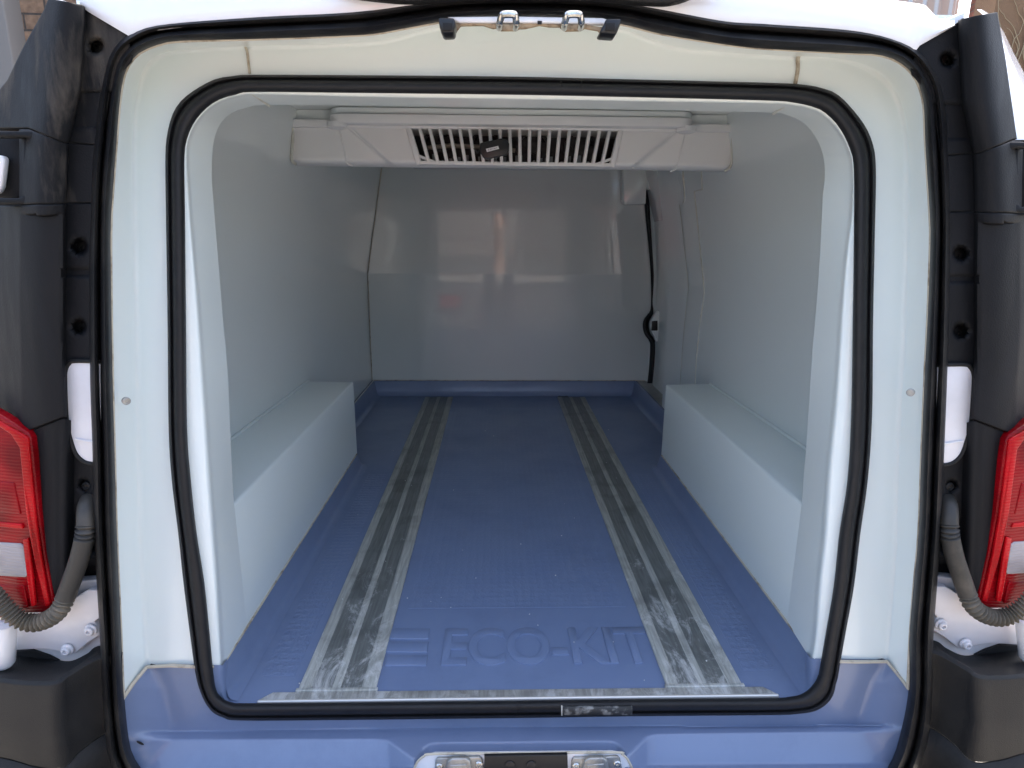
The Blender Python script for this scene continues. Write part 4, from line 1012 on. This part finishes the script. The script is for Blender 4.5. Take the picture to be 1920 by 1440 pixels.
# ================================================================= temperature logger hanging on the grille
LY = 1.985
lgp = [(900,268),(940,259),(950,262),(955,269),(954,283),(950,290),(914,298),(907,296),(899,284)]
logger = empty('temperature_logger', UY(928, 298, LY)); tag(logger, 'small black temperature sensor box hanging tilted on the white slotted grille', 'sensor')
MB().prism([UY(x, y, LY) for x, y in lgp], (0, .022, 0)).build('case', M_black, logger, bevel=.003, seg=3)
MB().prism([UY(x, y, LY-.0012) for x, y in [(911,279),(934,273.5),(936,279),(913,285)]], (0, .0022, 0)).build('label_sticker', M_paper, logger)
ink = MB()
for i in range(13):
    t = i/13; t2 = t+.05*random.uniform(.5, 1)
    for v0, v1 in ((.22, .46), (.56, .78)):
        if random.random() < .85:
            def lp(a_, v): return (lerp(lerp(914.5, 932, a_), lerp(915.5, 933, a_), v), lerp(lerp(279, 275, a_), lerp(283.6, 278.6, a_), v))
            q = [lp(t, v1), lp(t2, v1), lp(t2, v0), lp(t, v0)]
            ink.prism([UY(x, y, LY-.0018) for x, y in q], (0, .001, 0))
ink.build('printing', M_ink, logger)
bead([UY(900, 285, LY+.01), UY(895, 287, LY+.004), UY(893, 283, LY+.01), UY(889, 279, LY+.03)], .0022, M_black, logger, 'cable', 6)

# ================================================================= surroundings
def setting(o): o['kind'] = 'structure'; return o
def gmat():
    m = bpy.data.materials.new('block_paving'); m.use_nodes = True; N, L = nodes(m); b = N['Principled BSDF']; b.inputs['Roughness'].default_value = .85
    tc = N.new('ShaderNodeTexCoord'); bt = N.new('ShaderNodeTexBrick'); bt.inputs['Scale'].default_value = 1; bt.inputs['Row Height'].default_value = .1; bt.inputs['Brick Width'].default_value = .2
    bt.inputs['Mortar Size'].default_value = .004; bt.inputs['Color1'].default_value = (.32, .295, .26, 1); bt.inputs['Color2'].default_value = (.26, .24, .21, 1); bt.inputs['Mortar'].default_value = (.16, .14, .12, 1)
    L.new(tc.outputs['Object'], bt.inputs[0])
    ns = N.new('ShaderNodeTexNoise'); ns.inputs['Scale'].default_value = 3; ns.inputs['Detail'].default_value = 10; L.new(tc.outputs['Object'], ns.inputs[0])
    mr = N.new('ShaderNodeMapRange'); mr.inputs[1].default_value = .3; mr.inputs[2].default_value = .7; mr.inputs[3].default_value = .7; mr.inputs[4].default_value = 1.15; L.new(ns.outputs[0], mr.inputs[0])
    mx = N.new('ShaderNodeMix'); mx.data_type = 'RGBA'; mx.blend_type = 'MULTIPLY'; mx.inputs[0].default_value = 1; L.new(bt.outputs[0], mx.inputs[6]); L.new(mr.outputs[0], mx.inputs[7]); L.new(mx.outputs[2], b.inputs['Base Color'])
    bp = N.new('ShaderNodeBump'); bp.inputs['Distance'].default_value = .01; bp.invert = True; L.new(bt.outputs['Fac'], bp.inputs['Height']); L.new(bp.outputs[0], b.inputs['Normal'])
    return m
GZ = -.57
setting(mk('ground', [(-120,-120,GZ),(120,-120,GZ),(120,120,GZ),(-120,120,GZ)], [(0,1,2,3)], gmat()))
M_dark_ground = mat('dark_ground', (.05, .05, .052), .85, vary=.6, vscale=2, vcol=(.065, .063, .06), bump=(90, .5, .004))
setting(mk('dark_ground_sheet', [(-60,-60,GZ+.004),(60,-60,GZ+.004),(60,-2.6,GZ+.004),(-60,-2.6,GZ+.004)], [(0,1,2,3)], M_dark_ground))  # added dark sheet, out of view, to darken the ground mirrored in the bulkhead
# brown brick building beyond the left flank
bl = empty('brick_building', (-4.2, 4.8, GZ)); tag(bl, 'brown rough brick building behind the left pillar of the van', 'building')
MB().box((-7.5, 4.6, GZ), (-1.9, 9, 4.2)).build('wall', M_brickL, bl)
MB().box((-7.6, 4.5, 4.2), (-1.8, 9.1, 4.35)).build('roof_edge', M_pipe, bl, bevel=.01)
ps = empty('metal_post', (0, 0, 0))
pp = UY(6, 150, 4.2); ps.location = (pp.x, 4.2, GZ); tag(ps, 'grey brown metal post in front of the brown brick wall at top left', 'post')
pa, pb = UY(-6, 20, 4.2), UY(19, 20, 4.2)
MB().box((pa.x-.05, 4.15, GZ), (pb.x, 4.3, 4.0)).build('shaft', M_pipe, ps, bevel=.01)
MB().box((pa.x-.09, 4.12, GZ), (pb.x+.03, 4.33, GZ+.02)).build('foot_plate', M_pipe, ps, bevel=.004)
# right : corrugated shed, red brick wall, rendered wall with ivy
sh = empty('corrugated_shed', (6.0, 9, GZ)); tag(sh, 'pale grey corrugated metal shed just above the right roof corner of the van', 'shed')
cv = MB(); rws = [[], []]
xa, xb = UY(1640, 0, 8.5).x, UY(1799, 0, 8.5).x
nn = int((xb-xa)/.03)
for i in range(nn+1):
    x = lerp(xa, xb, i/nn); ph = (x/.17) % 1; d = .03 if ph < .35 else 0
    for r_, z in zip(rws, (GZ, 5.5)): r_.append(Vector((x, 8.5-d, z)))
cv.grid(rws); cv.build('cladding', M_clad, sh, solid=.01, smooth=False)
MB().box((xa, 8.52, GZ), (xb, 12, 5.45)).build('frame', M_clad, sh)
rb = empty('red_brick_wall', (7, 8, GZ)); tag(rb, 'red brick wall between the corrugated shed and the ivy covered wall', 'wall')
x2 = UY(1869, 0, 8.0).x
MB().box((xb+.01, 8.0, GZ), (x2, 8.3, 5.2)).build('brickwork', M_brickR, rb)
MB().box((xb+.01, 7.97, 5.2), (x2, 8.33, 5.26)).build('coping', M_clad, rb, bevel=.01)
rw = empty('rendered_wall', (8, 7, GZ)); tag(rw, 'rough brown wall with dry climber stems at the top right edge', 'wall')
x3 = UY(1868, 0, 7.0).x
MB().box((x3, 7.0, GZ), (x3+4, 7.3, 5.0)).build('rendering', M_render, rw)
MB().box((x3-.02, 6.97, 5.0), (x3+4.02, 7.33, 5.06)).build('coping', M_clad, rw, bevel=.01)
iv = MB()
for kx in range(16):
    x, y = random.uniform(1872, 1935), random.uniform(190, 260)
    a_ = random.uniform(-.6, .6); pts_ = []
    for i in range(26):
        pts_.append((x, y)); a_ += random.uniform(-.55, .55); a_ *= .9; x += math.sin(a_)*6; y -= math.cos(a_)*9
    pts_ = [(max(1872, q[0]), q[1]) for q in pts_]
    iv.sweep([UY(px, py, 6.985) for px, py in pts_], lambda i, a2: .009*(1-i/34), 5)
ivo = iv.build('dry_climber', M_ivy); tag(ivo, 'pale dry climber stems clinging to the brown wall at top right', 'climbing plant')

# ---- what stands behind the photographer and shows in the glossy bulkhead
gb = empty('garage_building', (0, -9, GZ)); tag(gb, 'long brown brick building behind the photographer, mirrored in the glossy bulkhead', 'building')
MB().box((-14, -12, GZ), (14, -9, 2.4)).build('wall', mat('grey_render', (.10, .10, .10), .9, vary=.5, vscale=1), gb)
MB().box((-14.1, -12.1, 2.4), (14.1, -8.9, 2.55)).build('roof_edge', M_clad, gb, bevel=.01)
for x in (-5.5, -1.9, 1.7, 5.3):
    d_ = MB().box((x, -9.0, GZ), (x+2.4, -8.96, 1.55)).build('garage_door', M_pipe, gb, bevel=.005)
rc = empty('red_container', (-2.0, -5, GZ)); tag(rc, 'red steel waste container mirrored in the glossy bulkhead left of the photographer', 'container')
M_cont = mat('red_container_paint', (.42, .03, .03), .4, vary=.5, vscale=4, vcol=(.3, .03, .03))
MB().hexa([(-1.95, -6.2, GZ+.1), (-.75, -6.2, GZ+.1), (-.75, -5, GZ+.1), (-1.95, -5, GZ+.1), (-2.1, -6.4, .78), (-.62, -6.4, .78), (-.62, -4.85, .78), (-2.1, -4.85, .78)]).build('tub', M_cont, rc, bevel=.02)
MB().box((-2.13, -6.43, .78), (-.59, -4.82, .84)).build('lid', M_cont, rc, bevel=.015)
for x in (-1.8, -.9):
    for y in (-6.1, -5.1): MB().disc((x-.03, y, GZ+.07), (1, 0, 0), [(0, 0), (.07, 0), (.07, .05), (.0, .05)], 16).build('castor', M_black, rc)
def skin(name, chains, m, parent, sub=2):
    vs, es, rs = [], [], []; idx = {}
    for ch in chains:
        prev = None
        for p in ch:
            key = tuple(round(c, 4) for c in p[:3])
            if key not in idx: idx[key] = len(vs); vs.append(p[:3]); rs.append(p[3] if len(p) < 5 else (p[3], p[4]))
            i = idx[key]
            if prev is not None and prev != i: es.append((prev, i))
            prev = i
    me = bpy.data.meshes.new(name); me.from_pydata(vs, es, []); me.materials.append(m)
    o = bpy.data.objects.new(name, me); COL.objects.link(o)
    md = o.modifiers.new('k', 'SKIN'); md.use_smooth_shade = True
    for i, v in enumerate(me.skin_vertices[0].data):
        r_ = rs[i]; v.radius = r_ if isinstance(r_, tuple) else (r_, r_); v.use_root = (i == 0)
    sb = o.modifiers.new('u', 'SUBSURF'); sb.levels = sub; sb.render_levels = sub
    if parent: o.parent = parent; o.matrix_parent_inverse = Matrix.Translation(-Vector(parent.location))
    return o
px_, py_ = -.02, -.50
pe = empty('person', (px_, py_, GZ)); tag(pe, 'person in a white T-shirt taking the photo, mirrored in the glossy bulkhead', 'person')
M_skin = mat('skin', (.55, .34, .25), .5); M_shirt = mat('white_cotton', (.72, .72, .72), .9, bump=(9, .4, .02)); M_jean = mat('dark_denim', (.05, .06, .09), .9); M_hair = mat('dark_hair', (.03, .02, .015), .6)
def arm(s): return [(px_, py_, .78, .12, .10), (px_+s*.17, py_, .80, .062), (px_+s*.29, py_+.05, .66, .05), (px_+s*.32, py_+.10, .58, .045), (px_+s*.17, py_+.26, .70, .032), (px_+s*.12, py_+.31, .78, .028), (px_+s*.09, py_+.33, .83, .030)]
chains = [[(px_, py_-.01, .32, .15, .11), (px_, py_, .55, .14, .10), (px_, py_, .78, .12, .10), (px_, py_, .88, .06), (px_, py_+.01, .95, .055), (px_, py_+.03, 1.02, .075, .085), (px_, py_+.02, 1.12, .078, .095), (px_, py_+.01, 1.18, .055)]]
for s_ in (-1, 1):
    chains.append(arm(s_))
    hx, hy, hz = px_+s_*.09, py_+.33, .83
    for k_, (dx, dz, L_) in enumerate(((.02, .01, .06), (.012, .028, .07), (.002, .036, .074), (-.010, .036, .068), (-.02, .03, .055))):
        chains.append([(hx, hy, hz, .030), (hx+s_*dx*1.2, hy+.03, hz+dz, .010), (hx+s_*dx*1.4-s_*L_*.35, hy+.045, hz+dz+L_*.5, .0085), (hx+s_*dx-s_*L_*.6, hy+.03, hz+dz+L_*.7, .007)])
    chains.append([(px_, py_-.01, .32, .15, .11), (px_+s_*.10, py_, .25, .09), (px_+s_*.12, py_+.01, -.10, .06), (px_+s_*.13, py_-.01, GZ+.12, .04), (px_+s_*.13, py_+.04, GZ+.04, .04), (px_+s_*.14, py_+.14, GZ+.03, .03)])
skin('body', chains, M_skin, pe)
skin('shirt', [[(px_, py_-.01, .18, .20, .15), (px_, py_-.01, .28, .19, .145), (px_, py_, .45, .18, .13), (px_, py_, .62, .185, .13), (px_, py_, .79, .15, .12), (px_, py_, .865, .07)]] + [[(px_, py_, .79, .15, .12), (px_+s_*.18, py_, .815, .09), (px_+s_*.28, py_+.045, .67, .08)] for s_ in (-1, 1)], M_shirt, pe)
skin('trousers', [[(px_, py_-.01, .32, .18, .13), (px_+s_*.10, py_, .22, .115), (px_+s_*.12, py_+.01, -.10, .085), (px_+s_*.13, py_-.01, GZ+.10, .065)] for s_ in (-1, 1)], M_jean, pe)
skin('hair', [[(px_, py_-.05, 1.04, .08, .075), (px_, py_-.035, 1.13, .10, .10), (px_, py_-.005, 1.20, .095, .095), (px_, py_+.01, 1.235, .06, .06)]], M_hair, pe)
for s_ in (-1, 1): skin('shoe', [[(px_+s_*.13, py_-.05, GZ+.045, .045), (px_+s_*.13, py_+.06, GZ+.045, .05), (px_+s_*.145, py_+.18, GZ+.035, .04)]], M_black, pe)

# slot punched in the left end of the sill, and loose pale flakes on the blue floor
MB().disc(UY(263, 1393, sillD(263, 1393)-.001), (.5, -.85, .1), [(.0035, 0), (.0035, .0006)], 12, flat=(.6, 2.4)).build('slot', M_blackgap, sill)
fk = random.Random(3)
M_flake = mat('pale_grit', (.7, .7, .68), .8)
for i in range(34):
    y = 1.1 + (fk.random()**1.7)*2.2; x = fk.uniform(-.52, .52); r_ = fk.uniform(.0008, .0022)
    t = fk.uniform(0, 6); o_ = [Vector((x+r_*math.cos(t+a)*fk.uniform(.6, 1.3), y+r_*math.sin(t+a)*fk.uniform(.6, 1.3), .0009)) for a in (0, 1.3, 2.5, 3.8, 5.1)]
    zo = .0045 if .295 < abs(x) < .455 else 0
    g_ = MB().prism([p+Vector((0, 0, zo)) for p in o_], (0, 0, .0012)); 
    if i == 0: FL = MB()
    n0 = len(FL.v); FL.v += g_.v; FL.f += [tuple(n0+q for q in f_) for f_ in g_.f]
gr_ = FL.build('floor_grit', M_flake, None, smooth=False); tag(gr_, 'scattered pale grit and paint flakes lying on the blue cargo floor', 'grit', None, 'stuff')
